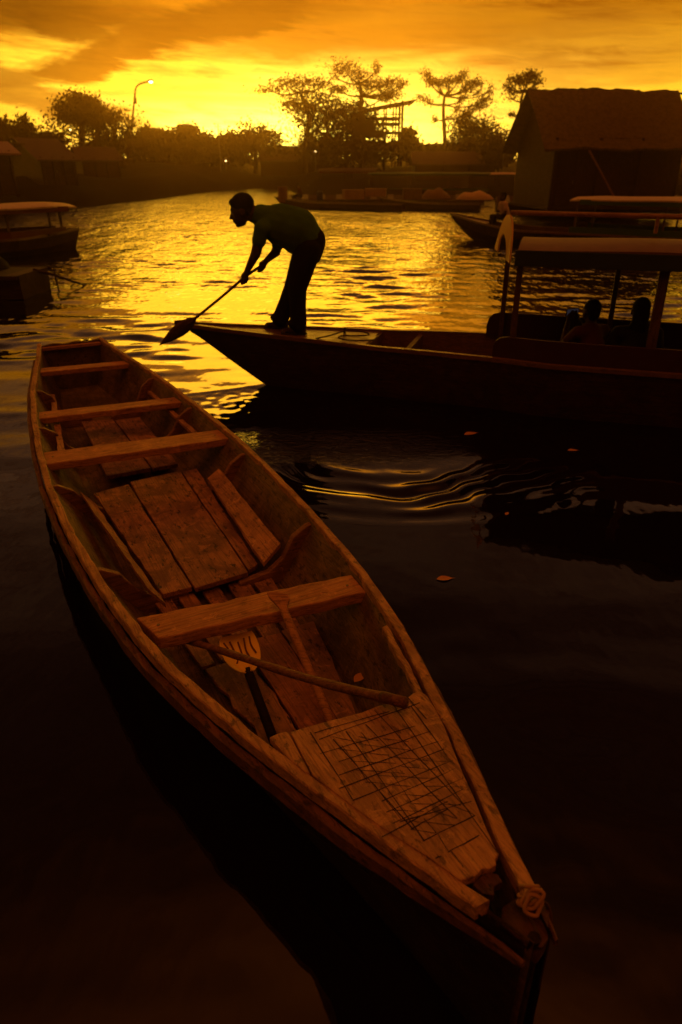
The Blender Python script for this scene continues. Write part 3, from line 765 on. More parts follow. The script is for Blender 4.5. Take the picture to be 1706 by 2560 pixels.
# ------------------------------------------------------------------ long passenger boat, bow left
MO = P(452, 814, .66); MO.z = 0
MA = Vector((.957, -.290, 0)).normalized(); MR = Vector((-MA.y, MA.x, 0)); MROT = math.atan2(MA.y, MA.x)
def ml(p):
    q = Vector(p) - MO
    return Vector((q.dot(MA), q.dot(MR), q.z))
def mz(s): return .66 - .05 * min(s, 2.2) - .008 * max(0, min(s, 6) - 2.2)
def on_gun(px, py, dz=0.0):
    z = .6
    for _ in range(30): p = ml(P(px, py, z)); z = mz(p.x) + dz
    return Vector((p.x, p.y, z))
near_px = [(462, 813), (491, 814), (560, 823), (708, 841), (850, 857), (1000, 873), (1226, 895), (1368, 913), (1540, 926), (1706, 938)]
far_px = [(460, 808), (491, 806), (600, 811), (684, 814), (815, 818), (937, 824), (1050, 827), (1209, 833)]
NG = [on_gun(*q) for q in near_px]; FG = [on_gun(*q) for q in far_px]
print('NG', [tuple(round(c, 2) for c in p) for p in NG]); print('FG', [tuple(round(c, 2) for c in p) for p in FG])
def gn(s): return float(np.interp(s, [p.x for p in NG] + [9], [p.y for p in NG] + [NG[-1].y]))
def gf(s): return float(np.interp(s, [p.x for p in FG] + [9], [p.y for p in FG] + [FG[-1].y + .05]))
def mw(s, y, z): return MO + MA * s + MR * y + Vector((0, 0, z))
MEND = 8.2
def build_ferry():
    t = thing('passenger_boat', 'long dark wooden passenger boat with roofed cabin and raked bow', 'boat', MO, MROT, None, False)
    stem = ml(P(671, 962, 0)); s_w = stem.x
    print('stem', stem)
    S_ = np.concatenate([np.linspace(.0, 1.6, 26), np.linspace(1.75, MEND, 34)])
    m = MB(); rows = []
    for s in S_:
        n_, f_ = gn(max(s, .05)), gf(max(s, .05)); 
        c = (n_ + f_) / 2; zg = mz(s)
        k = max(0.0, 1 - s / s_w); zk = max(-.22, (zg - .06) * k - .22 * (1 - k) * 1.0) if s < s_w else -.22
        zk = (zg - .05) * k if k > 0 else -.22 * min(1, (s - s_w) / .8)
        sh = .12 + .62 * min(1, max(0, (s - .3)) / 2.2)
        bn, bf = c + (n_ - c) * sh, c + (f_ - c) * sh
        r = []
        for f in (0, .08, .3, .55, .8, 1): r.append((s, n_ + (bn - n_) * f ** 1.4, zg + (zk - zg) * f))
        for f in (1, .8, .55, .3, .08, 0): r.append((s, f_ + (bf - f_) * f ** 1.4, zg + (zk - zg) * f))
        rows.append(r)
    m.strip(rows); q = len(rows[0]); m.f += [tuple(reversed(range(q))), tuple(range((len(rows) - 1) * q, len(rows) * q))]; m.mi += [0, 0]
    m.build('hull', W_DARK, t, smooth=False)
    sd = on_gun(937, 838).x
    # foredeck and its planks
    for k in range(3):
        m = MB(); rows = []
        for s in np.linspace(.03, sd + (.02 if k == 1 else 0), 26):
            n_, f_ = gn(s) + .02, gf(s) - .02
            a, b = n_ + (f_ - n_) * (k / 3 + .006), n_ + (f_ - n_) * ((k + 1) / 3 - .006)
            z = mz(s) - .012
            rows.append([(s, a, z), (s, b, z), (s, b, z - .02), (s, a, z - .02)])
        m.strip(rows, True); q = 4; m.f += [(3, 2, 1, 0), tuple(range((len(rows) - 1) * 4, len(rows) * 4))]; m.mi += [0, 0]
        m.build('deck_plank', W_DECK, t)
    for g, nm, sg in ((gn, 'gunwale', 1), (gf, 'gunwale', -1)):
        m = MB(); rows = []
        for s in np.linspace(.02, MEND, 60):
            y = g(s); z = mz(s)
            rows.append([(s, y - sg * .012, z - .035), (s, y - sg * .012, z + .008), (s, y + sg * .035, z + .010), (s, y + sg * .035, z - .035)])
        m.strip(rows, True); m.f += [(3, 2, 1, 0), (236, 237, 238, 239)]; m.mi += [0, 0]
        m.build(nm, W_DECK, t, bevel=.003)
    m = MB(); m.tube([(-.10, gn(.05), mz(0) + .02), (.02, (gn(.05) + gf(.05)) / 2, mz(0) + .012), (.2, (gn(.2) + gf(.2)) / 2, mz(.2) - .03)], [.022, .035, .03], 8); m.build('bow_tip', W_DARK, t, smooth=True)
    # cockpit: bulkhead, inner sides, floor
    m = MB(); y0, y1 = gn(sd) + .02, gf(sd) - .02
    m.hexa([(sd, y0 + .1, .05), (sd + .03, y0 + .1, .05), (sd + .03, y1 - .1, .05), (sd, y1 - .1, .05), (sd, y0, mz(sd) - .02), (sd + .03, y0, mz(sd) - .02), (sd + .03, y1, mz(sd) - .02), (sd, y1, mz(sd) - .02)])
    m.build('bulkhead', W_INNER, t)
    for g, sg in ((gn, 1), (gf, -1)):
        m = MB(); rows = []
        for s in np.linspace(sd + .02, MEND - .05, 30):
            y = g(s) + sg * .022
            rows.append([(s, y, mz(s) - .02), (s, y + sg * .05, .35), (s, y + sg * .12, .08), (s, y + sg * .13, .08), (s, y + sg * .06, .35), (s, y + sg * .012, mz(s) - .02)])
        m.strip(rows, True); m.build('inner_side', W_INNER, t)
    m = MB(); rows = []
    for s in np.linspace(sd + .02, MEND - .05, 20): rows.append([(s, gn(s) + .10, .08), (s, gf(s) - .10, .08), (s, gf(s) - .10, .05), (s, gn(s) + .10, .05)])
    m.strip(rows, True); m.build('floor', W_INNER, t)
    for s in (sd + .42, ):
        m = MB(); m.hexa([(s, gn(s) + .03, .36), (s + .05, gn(s) + .03, .36), (s + .05, gf(s) - .03, .36), (s, gf(s) - .03, .36), (s, gn(s) + .03, mz(s) - .03), (s + .05, gn(s) + .03, mz(s) - .03), (s + .05, gf(s) - .03, mz(s) - .03), (s, gf(s) - .03, mz(s) - .03)])
        m.build('cross_beam', W_INNER, t)
    # coaming boards with rounded front corners
    for (g, sg, sa, h) in ((gn, 1, on_gun(1230, 893).x, .21), (gf, -1, on_gun(1217, 833).x, .25)):
        pts = [(sa, 0), (sa, h * .45), (sa + .02, h * .75), (sa + .06, h * .92), (sa + .13, h)] + [(s, h) for s in np.linspace(sa + .4, MEND, 12)]
        m = MB(); rows = []
        top = pts[1:]
        for (s, z) in pts[1:]:
            y = g(s) + sg * .045
            rows.append([(s, y, mz(s) - .005), (s, y, mz(s) + z), (s, y + sg * .028, mz(s) + z), (s, y + sg * .028, mz(s) - .005)])
        m.strip(rows, True); q = len(rows); m.f += [(3, 2, 1, 0), tuple(range(q * 4 - 4, q * 4))]; m.mi += [0, 0]
        m.build('coaming', MAROON, t, bevel=.003)
    # posts
    def solve(px, py, y):                               # along the side at cross position y
        lo = None
        d = ray(px, py); o = Vector((0, 0, EYE)) - MO
        k = (y - o.dot(MR)) / d.dot(MR); p = o + d * k
        return Vector((p.dot(MA), p.dot(MR), p.z))
    yn, yf = gn(3.4) + .09, gf(3.4) - .09
    RS = []
    for (pb, pt, y, w_) in (((1255, 815), (1270, 620), yf, .05), ((1533, 770), (1548, 640), yf, .05), ((1284, 837), (1301, 640), yn, .055), ((1632, 854), (1661, 648), yn, .085)):
        a, b = solve(*pb, y), solve(*pt, y); print('post', a, b)
        a.z = mz(a.x) - .15 ; b.z = 1.52; b.x = a.x + (b.x - a.x) * .4
        m = MB(); m.hexa([(a.x - w_ / 2, y - .025, a.z), (a.x + w_ / 2, y - .025, a.z), (a.x + w_ / 2, y + .025, a.z), (a.x - w_ / 2, y + .025, a.z), (b.x - w_ / 2, y - .025, b.z), (b.x + w_ / 2, y - .025, b.z), (b.x + w_ / 2, y + .025, b.z), (b.x - w_ / 2, y + .025, b.z)])
        m.build('roof_post', wood('post_wood', (.10, .055, .04), (.16, .09, .06), 2), t, bevel=.006)
    # roof: shallow vault with eave boards, arched front board and a pole along the crown
    s0 = solve(1292, 610, yn - .08).x; yc = (yn + yf) / 2; hw = (yf - yn) / 2 + .10
    def vault(f): return yc + f * hw, 1.545 + .055 * (1 - f * f)
    m = MB(); rows = []
    for s in np.linspace(s0 + .02, MEND, 30):
        sag = .008 * math.sin(s * 3)
        rows.append([(s, vault(f)[0], vault(f)[1] + sag) for f in np.linspace(-1, 1, 15)] + [(s, vault(f)[0], vault(f)[1] - .03 + sag) for f in np.linspace(1, -1, 15)])
    m.strip(rows, True); q = 30; m.f += [tuple(reversed(range(q))), tuple(range(29 * q, 30 * q))]; m.mi += [0, 0]
    m.build('roof', ROOFTOP, t)
    for f in (-1, 1):
        m = MB(); y = vault(f)[0]
        m.hexa([(s0, y - .015, 1.40), (MEND, y - .015, 1.40), (MEND, y + .015, 1.40), (s0, y + .015, 1.40), (s0, y - .015, 1.535), (MEND, y - .015, 1.535), (MEND, y + .015, 1.535), (s0, y + .015, 1.535)])
        m.build('eave_board', PAINT_B, t, bevel=.004)
    fa, fb = solve(1291, 612, vault(-1)[0]), solve(1252, 600, vault(1)[0])
    m = MB(); rows = []
    for i, f in enumerate(np.linspace(-1.04, 1.04, 31)):
        y = yc + f * hw; s_ = fa.x + (fb.x - fa.x) * (f + 1) / 2 + .0
        e = max(0, 1 - abs(f) ** 2.4); zo = 1.46 + .335 * e ** .75; zi = 1.425 + .20 * max(0, 1 - (f / .62) ** 2) ** .6 if abs(f) < .62 else 1.425
        zo = max(zo, zi + .03); lean = .10 * (zo - 1.46)
        rows.append([(s_ - .05, y, zi), (s_ - .05 + lean, y, zo), (s_ - .035 + lean, y, zo), (s_ - .035, y, zi)])
    m.strip(rows, True); m.f += [(3, 2, 1, 0), (120, 121, 122, 123)]; m.mi += [0, 0]
    m.build('arched_front_board', FRONT, t)
    m = MB(); m.tube([(s0 - .12, yc, 1.815), (s0 + 1.5, yc + .01, 1.80), (MEND, yc, 1.81)], .022, 10); m.build('roof_pole', W_SHAFT, t, smooth=True)
    for s in (s0 + 1.2, s0 + 2.6, s0 + 4.0):
        m = MB(); m.tube([(s, yc, 1.66), (s, yc, 1.80)], .018, 8); m.build('pole_bracket', W_SHAFT, t)
    for s in np.arange(s0 + .9, MEND - .3, .95):
        m = MB(); m.hexa([(s, gn(s) + .08, .40), (s + .26, gn(s) + .08, .40), (s + .26, gf(s) - .08, .40), (s, gf(s) - .08, .40), (s, gn(s) + .08, .44), (s + .26, gn(s) + .08, .44), (s + .26, gf(s) - .08, .44), (s, gf(s) - .08, .44)])
        m.build('bench', W_INNER, t, bevel=.004)
    return solve, s0
solveM, S0 = build_ferry()
# deck line
def deck_rope():
    pts = [on_gun(*q, .018) for q in ((790, 846), (830, 838), (862, 826), (905, 828), (930, 836), (900, 840), (850, 838), (845, 846), (880, 852), (935, 850))]
    w_ = [mw(*p) for p in pts]
    t = thing('mooring_line', 'thin mooring line lying in loops on the dark bow deck behind the paddler', 'rope', w_[0])
    m = MB(); m.tube(chaikin(w_, 2), .008, 6); m.build('line', mat('dark_rope', (.06, .035, .02), .9), t, smooth=True)
    m = MB(); m.tube([w_[2] - Vector((0, 0, .05)), w_[2] + Vector((0, 0, .03))], .014, 8); m.build('cleat_peg', W_DARK, t)
deck_rope()

# ------------------------------------------------------------------ people
def hand(mb, wrist, palm, grip_axis, r=1.0, side=1.0):
    """palm, four fingers curled round grip_axis (unit vector through the palm centre) and a thumb"""
    f = (palm - wrist).normalized(); ax = grip_axis.normalized()
    nrm = f.cross(ax).normalized() * side
    mb.cap(wrist, .026 * r, palm, .034 * r); mb.ball(palm, .037 * r)
    for i in range(4):
        o = ax * (i - 1.5) * .019 * r; ln = (.9, 1.0, .97, .8)[i]
        base = palm + f * .030 * r + o
        k1 = base + (f * .018 + nrm * .026) * r * ln; k2 = k1 + (-f * .018 + nrm * .018) * r * ln; k3 = k2 + (-f * .020 - nrm * .006) * r * ln
        mb.cap(base, .0105 * r, k1, .0098 * r, 8); mb.cap(k1, .0098 * r, k2, .009 * r, 8); mb.cap(k2, .009 * r, k3, .008 * r, 8)
    b = palm - ax * .03 * r - f * .012 * r; k1 = b + (nrm * .026 - ax * .006) * r; k2 = k1 + (nrm * .014 + ax * .020 + f * .01) * r
    mb.cap(b, .013 * r, k1, .011 * r, 8); mb.cap(k1, .011 * r, k2, .009 * r, 8)
def head(mb, c, crown, face, r=1.0):
    """skull, jaw, nose, ears; crown and face are unit directions"""
    crown = crown.normalized(); face = (face - crown * face.dot(crown)).normalized(); sd = crown.cross(face)
    M = Matrix((sd, face, crown)).transposed()
    L = lambda x, y, z: c + (sd * x + face * y + crown * z) * r
    mb.ball(L(0, -.012, .028), (.077 * r, .098 * r, .092 * r), M, 18, 12)
    mb.ball(L(0, .030, -.035), (.062 * r, .066 * r, .082 * r), M, 16, 10)
    mb.cap(L(0, .062, -.092), .024 * r, L(0, .045, -.07), .045 * r)
    mb.cap(L(0, .086, .005), .009 * r, L(0, .108, -.030), .014 * r, 10)
    mb.cap(L(-.02, .088, -.062), .010 * r, L(.02, .088, -.062), .010 * r, 8)
    mb.cap(L(-.034, .080, .026), .011 * r, L(.034, .080, .026), .011 * r, 8)
    for s_ in (-1, 1):
        mb.ball(L(s_ * .079, -.008, -.014), (.012 * r, .022 * r, .033 * r), M, 10, 7)
    return L, M
def sleeve_arm(body, shirt, sh, el, wr, r=1.0, cut=.55):
    body.cap(sh, .052 * r, el, .046 * r); body.cap(el, .045 * r, wr, .028 * r)
    if shirt is not None: shirt.cap(sh, .066 * r, sh.lerp(el, cut), .064 * r)

def build_paddler():
    dz = mz(1.5) - .01
    foot = on_gun(747, 836, -.01); wn = mw(*foot); wf = mw(*on_gun(703, 821, -.01))
    print('feet', wn, wf)
    Yc = (wn.y + wf.y) / 2
    dn, df = -.11, .11
    t = thing('person', 'person in green shirt and dark trousers bending forward to paddle from the bow', 'person', ((wn + wf) / 2))
    body, shirt, tro, hair = MB(), MB(), MB(), MB()
    pel = D(772, 607, Yc); mid = D(744, 576, Yc); chest = D(697, 560, Yc); nb = D(655, 540, Yc)
    hd = D(605, 527, Yc)
    shn, shf = D(655, 572, Yc - .15), D(700, 590, Yc + .16)
    eln, elf = D(640, 634, Yc - .17), D(690, 630, Yc + .15)
    wrn, wrf = D(619, 676, Yc - .14), D(668, 650, Yc + .02)
    pan, paf = D(612, 692, Yc - .12), D(657, 662, Yc - .03)
    # body
    body.cap(pel, .13, mid, .14); body.cap(mid, .14, chest, .14); body.cap(chest, .13, nb, .07); body.cap(nb, .088, hd.lerp(nb, .35), .078)
    crown = (D(593, 489, Yc) - D(617, 571, Yc)); face = (D(586, 553, Yc) - D(634, 508, Yc))
    L, M = head(body, hd, crown, face, 1.22)
    sleeve_arm(body, shirt, shn, eln, wrn, 1.15, .50); sleeve_arm(body, shirt, shf, elf, wrf, 1.1, .50)
    body.cap(chest, .11, shn, .06); body.cap(chest, .11, shf, .06)
    pad_dir = (paf - pan).normalized()
    hand(body, wrn, pan, pad_dir, 1.12, 1); hand(body, wrf, paf, pad_dir, 1.12, -1)
    for ft, kn, hp in ((wn, D(745, 722, Yc - .10), D(768, 622, Yc - .09)), (wf, D(736, 720, Yc + .12), D(768, 620, Yc + .09))):
        an = ft + Vector((.0, 0, .085))
        body.cap(hp, .085, kn, .058); body.cap(kn, .056, an, .042)
        body.cap(an, .042, ft + Vector((-.02, 0, .045)), .04); body.cap(ft + Vector((.045, 0, .042)), .04, ft + Vector((-.15, .015, .034)), .03)
        for q in range(5): body.cap(ft + Vector((-.15, .036 - .017 * q, .03)), .0125, ft + Vector((-.185 + .008 * q, .044 - .02 * q, .024)), .011, 8)
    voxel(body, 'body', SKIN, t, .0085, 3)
    # clothes
    shirt.cap(D(764, 597, Yc), .190, D(744, 575, Yc), .218); shirt.cap(D(744, 575, Yc), .218, D(702, 562, Yc), .206); shirt.cap(D(700, 560, Yc), .178, D(655, 541, Yc), .118)
    shirt.cap(D(700, 562, Yc), .13, shn, .082); shirt.cap(D(700, 562, Yc), .13, shf, .082)
    shirt.cap(D(735, 592, Yc), .17, D(712, 585, Yc), .13)
    voxel(shirt, 'shirt', SHIRT_G, t, .012, 6)
    tro.cap(D(775, 603, Yc), .168, D(768, 628, Yc), .164)
    for ft, kn, hp, cf in ((wn, D(744, 722, Yc - .10), D(770, 622, Yc - .08), 0), (wf, D(734, 716, Yc + .12), D(768, 620, Yc + .08), 1)):
        an = ft + Vector((.0, 0, .11))
        tro.cap(hp, .142, kn, .100); tro.cap(kn, .099, kn.lerp(an, .5), .090); tro.cap(kn.lerp(an, .5), .090, an, .092)
        tro.ball(an + Vector((-.02, 0, .01)), (.100, .088, .055))
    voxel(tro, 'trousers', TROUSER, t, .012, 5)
    hair.ball(L(0, -.022, .050), (.087 * 1.22, .100 * 1.22, .088 * 1.22), M, 18, 12); hair.ball(L(0, -.055, -.010), (.076 * 1.22, .058 * 1.22, .070 * 1.22), M); hair.cap(L(0, -.075, -.045), .075, L(0, -.10, -.075), .07); hair.ball(L(0, .045, .082), (.06 * 1.22, .045 * 1.22, .03 * 1.22), M)
    voxel(hair, 'hair', HAIR, t, .012, 2)
    for ft in (wn, wf):
        m = MB(); q = [(-.19, -.035), (-.19, .025), (-.12, .048), (0, .04), (.08, .04), (.095, 0), (.08, -.035), (0, -.035), (-.12, -.045)]
        m.prism([ft + Vector((x, y, .0)) for x, y in q], (0, 0, .018)); o = m.build('sandal', RUBBER, t, bevel=.004)
        m = MB(); m.tube(chaikin([ft + Vector((-.04, -.05, .012)), ft + Vector((-.08, -.03, .075)), ft + Vector((-.09, .01, .085)), ft + Vector((-.06, .05, .012))], 2), .010, 6); m.build('strap', RUBBER, o)
    # paddle in his hands
    far = paf + pad_dir * .10
    nk = D(487, 797, Yc - .16); tip = D(399, 863, Yc - .20)
    PAD = wood('paddle_wood', (.10, .05, .022), (.15, .075, .035), 0, stain=.3)
    t2 = thing('paddle', 'wooden paddle with leaf-shaped blade held low in the hands of the bending person', 'paddle', nk)
    pan2 = pan + Vector((0, -.01, -.005))
    m = MB(); m.tube(chaikin([far, paf, pan, D(560, 738, Yc - .13), nk, nk.lerp(tip, .25)], 2), .0150, 10); m.build('shaft', PAD, t2, smooth=True)
    d = (tip - nk).normalized(); sd = Vector((.45, .25, -.55)); sd = (sd - d * sd.dot(d)).normalized(); th = d.cross(sd).normalized() * .008
    L_ = (tip - nk).length
    pr = [(-.03, .018), (.08, .045), (.2, .066), (.32, .076), (.46, .074), (.62, .060), (.8, .036), (.93, .014), (1.0, .003)]
    rows = []
    for f, w_ in pr:
        c = nk + d * L_ * f
        rows.append([c - sd * w_, c - sd * w_ * .5 + th, c + th * 1.3, c + sd * w_ * .5 + th, c + sd * w_, c + sd * w_ * .5 - th, c - th * 1.3, c - sd * w_ * .5 - th])
    m = MB(); m.strip(rows, True); m.f += [tuple(reversed(range(8))), tuple(range(64, 72))]; m.mi += [0, 0]; m.build('blade', PAD, t2, smooth=True)
build_paddler()

def seated(label, hip, yaw, r, shirt_m, arms, lean=.08, look=None, leg=True, trous=TROUSER, hairlong=False):
    """person seated at hip facing yaw; arms: 'lap' or 'camera'"""
    t = thing('person', label, 'person', hip - Vector((0, 0, .02)))
    F = Vector((math.cos(yaw), math.sin(yaw), 0)); Lf = Vector((-F.y, F.x, 0)); U = Vector((0, 0, 1))
    p = lambda f, l, u: hip + (F * f + Lf * l + U * u) * r
    body, shirt, tro, hair = MB(), MB(), MB(), MB()
    body.cap(p(0, 0, .10), .12 * r, p(lean * .6, 0, .30), .12 * r); body.cap(p(lean * .6, 0, .30), .12 * r, p(lean, 0, .43), .11 * r); body.cap(p(lean, 0, .45), .07 * r, p(lean + .02, 0, .58), .052 * r)
    look = look or F
    L, M = head(body, p(lean + .04, 0, .66), (U + look * .05 if arms != 'camera' else U), look + Vector((0, 0, -.15)), r)
    hands = []
    for s_ in (-1, 1):
        sh = p(lean, s_ * .175, .455)
        if arms == 'camera': el = p(lean + .17, s_ * .20, .28); wr = p(lean + .30, s_ * .07, .50); pa = p(lean + .31, s_ * .045, .56); ax = U
        else: el = p(lean + .02, s_ * .235, .20); wr = p(.26, s_ * .13, .13); pa = p(.33, s_ * .10, .12); ax = Lf
        sleeve_arm(body, shirt, sh, el, wr, r, .6); body.cap(p(lean, 0, .43), .09 * r, sh, .055 * r)
        hand(body, wr, pa, ax, r, 1 if s_ > 0 else -1)
        shirt.cap(p(lean, 0, .42), .115 * r, sh, .068 * r)
        hp, kn, an = p(.02, s_ * .09, .07), p(.42, s_ * .12, .09), p(.44, s_ * .12, -.30)
        if leg:
            body.cap(hp, .08 * r, kn, .056 * r); body.cap(kn, .054 * r, an, .036 * r); body.cap(an, .036 * r, p(.56, s_ * .13, -.345), .028 * r)
            for q in range(5): body.cap(p(.56, s_ * .13 + (q - 2) * .016, -.35), .012 * r, p(.60, s_ * .13 + (q - 2) * .018, -.355), .010 * r, 7)
            tro.cap(hp, .098 * r, kn, .074 * r); tro.cap(kn, .072 * r, kn.lerp(an, .35), .07 * r)
    tro.cap(p(0, -.06, .07), .115 * r, p(0, .06, .07), .115 * r)
    shirt.cap(p(0, 0, .12), .15 * r, p(lean * .6, 0, .30), .15 * r); shirt.cap(p(lean * .6, 0, .30), .15 * r, p(lean, 0, .44), .12 * r)
    voxel(body, 'body', SKIN, t, .011, 3); voxel(shirt, 'shirt', shirt_m, t, .014, 4); voxel(tro, 'trousers', trous, t, .014, 4)
    hair.ball(L(0, -.022, .045), (.085 * r, .102 * r, .088 * r), M); hair.ball(L(0, -.055, -.02), (.074 * r, .056 * r, .075 * r), M)
    if hairlong: hair.cap(L(0, -.05, -.02), .080 * r, L(0, -.075, -.17), .072 * r); hair.cap(L(-.05, -.07, -.14), .05 * r, L(.05, -.07, -.14), .05 * r)
    voxel(hair, 'hair', HAIR, t, .013, 2)
    return t, p
h1 = mw(*solveM(1488, 858, gn(4.4) + .45)); h1.z = .36
tt, pp = seated('seated person in dark red shirt raising a phone with both hands under the boat roof', h1, R(112), .90, SHIRT_R, 'camera', .10)
c = pp(.10 + .335, 0, .60)
tp = thing('phone', 'small phone with faintly lit bluish screen held up by the seated passenger', 'phone', c)
m = MB(); Rz = Matrix.Rotation(R(112) + R(90), 3, 'Z'); m.box(c, (.15, .010, .075), Rz); m.build('case', RUBBER, tp, bevel=.003)
m = MB(); m.box(c - Vector((math.cos(R(112)), math.sin(R(112)), 0)) * .0065, (.135, .003, .062), Rz); m.build('screen', SCREEN, tp)
h2 = mw(*solveM(1592, 862, gn(5.0) + .35)); h2.z = .35
seated('seated person in black clothes with their back turned beside the blue roof post', h2, R(80), .98, SHIRT_K, 'lap', .06, None, True, TROUSER, True)

# ------------------------------------------------------------------ other boats
def roofed_boat(label, px0, py0, px1, py1, beam, roof_m, fascia_m, rz, roof_span, hull_h=.45, bow_l=1.0, group=None, canoe_only=False, crown=.10, nposts=3, hullm=None, bowrise=.28, posth=None, fas=.12):
    """boat from its bow waterline pixel to its stern waterline pixel, with a flat-vaulted roof on posts"""
    a, b = P(px0, py0), P(px1, py1); ax = (b - a); Lb = ax.length; rot = math.atan2(ax.y, ax.x)
    t = thing('passenger_boat' if not canoe_only else 'canoe', label, 'boat' if not canoe_only else 'canoe', a, rot, group, False)
    S_ = np.concatenate([np.linspace(-bow_l, 1.5, 14), np.linspace(1.9, Lb, 14)])
    def hw(s): return beam / 2 * min(1, max(.03, ((s + bow_l) / (bow_l + 2.2)) ** .75)) * (1 if s < Lb - 1.5 else 1 - .25 * (s - Lb + 1.5) / 1.5)
    def zg(s): return hull_h + bowrise * max(0, 1 - (s + bow_l) / (bow_l + 2.0)) ** 1.5
    m = MB(); rows = []
    for s in S_:
        w_, z = hw(s), zg(s); zk = z * .92 * max(0, -s / bow_l) if s < 0 else -.15 * min(1, s)
        rows.append([(s, -w_, z), (s, -w_ * .93, z * .5 + zk * .5), (s, -w_ * .55, zk), (s, w_ * .55, zk), (s, w_ * .93, z * .5 + zk * .5), (s, w_, z), (s, w_ - .04, z), (s, (w_ - .04) * .8, max(zk + .05, .06)), (s, -(w_ - .04) * .8, max(zk + .05, .06)), (s, -w_ + .04, z)])
    m.strip(rows, True); m.f += [tuple(reversed(range(10))), tuple(range(len(rows) * 10 - 10, len(rows) * 10))]; m.mi += [0, 0]
    m.build('hull', hullm or W_DARK, t)
    for sg in (-1, 1):
        m = MB(); rows = [[(s, sg * (hw(s) + .015), zg(s) - .05), (s, sg * (hw(s) + .015), zg(s) + .012), (s, sg * (hw(s) - .035), zg(s) + .012), (s, sg * (hw(s) - .035), zg(s) - .05)] for s in S_]
        m.strip(rows, True); m.build('gunwale', W_DECK, t)
    m = MB(); rows = [[(s, -(hw(s) - .03), zg(s) - .03), (s, hw(s) - .03, zg(s) - .03), (s, hw(s) - .03, zg(s) - .05), (s, -(hw(s) - .03), zg(s) - .05)] for s in np.linspace(-bow_l + .05, .4, 8)]
    m.strip(rows, True); m.build('foredeck', W_DECK, t)
    if canoe_only:
        for s in (1.0, 2.2, 3.4):
            if s < Lb - .3:
                m = MB(); m.box((s, 0, hull_h - .06), (.2, 2 * hw(s) - .08, .03)); m.build('thwart', W_INNER, t)
        return t, zg
    r0, r1 = roof_span
    for sg in (-1, 1):
        for k in range(nposts):
            s = r0 + .25 + (r1 - r0 - .5) * k / (nposts - 1); y = sg * (hw(s) - .06)
            m = MB(); m.box((s, y, (hull_h + rz) / 2 - .05), (.05, .05, rz - hull_h + .1)); m.build('roof_post', wood('post_wood', (.10, .055, .04), (.16, .09, .06), 2), t)
        m = MB(); rows = [[(s, sg * (hw(s) - .02), hull_h), (s, sg * (hw(s) - .02), hull_h + .18), (s, sg * (hw(s) - .05), hull_h + .18), (s, sg * (hw(s) - .05), hull_h)] for s in np.linspace(r0 + .1, r1, 10)]
        m.strip(rows, True); m.f += [(3, 2, 1, 0), (36, 37, 38, 39)]; m.mi += [0, 0]; m.build('coaming', fascia_m, t)
        y = sg * (beam / 2 + .06); m = MB(); m.box(((r0 + r1) / 2 + .1, y, rz - fas / 2), (r1 - r0 - .5, .03, fas)); m.build('eave_board', fascia_m, t)
    m = MB(); rows = []
    for s in np.linspace(r0, r1, 16):
        e = 1 - .15 * max(0, 1 - (s - r0) / .8); dn = .05 * max(0, 1 - (s - r0) / 1.2) ** 2
        up = [(s, f * (beam / 2 + .1) * e, rz + .012 + crown * (1 - f * f) - dn + .012 * math.sin(s * 2.3)) for f in np.linspace(-1, 1, 9)]
        rows.append(up + [(x, y, z - .04) for x, y, z in reversed(up)])
    m.strip(rows, True); m.f += [tuple(reversed(range(18))), tuple(range(15 * 18, 16 * 18))]; m.mi += [0, 0]
    m.build('roof', roof_m, t)
    for s in np.arange(r0 + .8, r1 - .3, 1.1):
        m = MB(); m.box((s, 0, hull_h + .02), (.25, beam * .8, .04)); m.build('bench', W_INNER, t)
    return t, zg
# boat with the green roof behind, bow to the left
roofed_boat('moored boat with long green edged roof and pointed bow behind the passenger boat', 1188, 598, 1900, 640, 1.9, TARP, PAINT_G, 1.36, (3.4, 14.0), .42, 1.0, None, crown=.07, nposts=5, fas=.14, bowrise=.38)
# boat entering at the left with its red trim
roofed_boat('open sided boat with curved pale roof and red trim at the left edge', 187, 622, -150, 655, 1.7, TARP, PAINT_R, 1.23, (.25, 6.5), .48, .25, None, crown=.09, nposts=4, fas=.13, hullm=W_DARK, bowrise=.10)

def left_dark_boat():
    t = thing('covered_boat', 'dark blunt bowed boat with rounded cover in deep shadow at the left edge', 'boat', P(60, 735), math.pi - .05, None, False)
    # local x runs to the left, away from the bow
    m = MB(); rows = []
    for s in np.linspace(-.28, 6, 16):
        w_ = .62 + .1 * min(1, max(0, s)); z = .42 - .02 * s if s < 1 else .40
        rows.append([(s, -w_, z), (s, -w_ * .96, 0), (s, -w_ * .7, -.2), (s, w_ * .7, -.2), (s, w_ * .96, 0), (s, w_, z)])
    m.strip(rows, True); m.f += [tuple(range(6)), tuple(range(90, 96))]; m.mi += [0, 0]; m.build('hull', W_DARK, t)
    m = MB(); m.box((2.8, 0, .41), (6.15, 1.3, .02)); m.build('deck', mat('shade_dark_wood', (.018, .010, .007), .8), t)  # deck added near-black to keep the boat dark, as in shade
    m = MB(); m.box((2.8, .72, .40), (6.2, .04, .06)); m.build('gunwale', W_DARK, t)
    m = MB(); m.box((2.8, -.72, .40), (6.2, .04, .06)); m.build('gunwale', W_DARK, t)
    m = MB(); rows = []
    for s, k in ((.42, .0), (.45, .55), (.55, .8), (.8, .96), (1.3, 1.0), (5.9, 1.0)):
        rows.append([(s, .60 * math.cos(a) * (.8 + .2 * k), .41 + .44 * k * math.sin(a)) for a in np.linspace(0, math.pi, 13)])
    m.strip(rows); m.build('cover', mat('dark_tarp', (.014, .008, .006), .8, None, .1), t, smooth=True)
left_dark_boat()
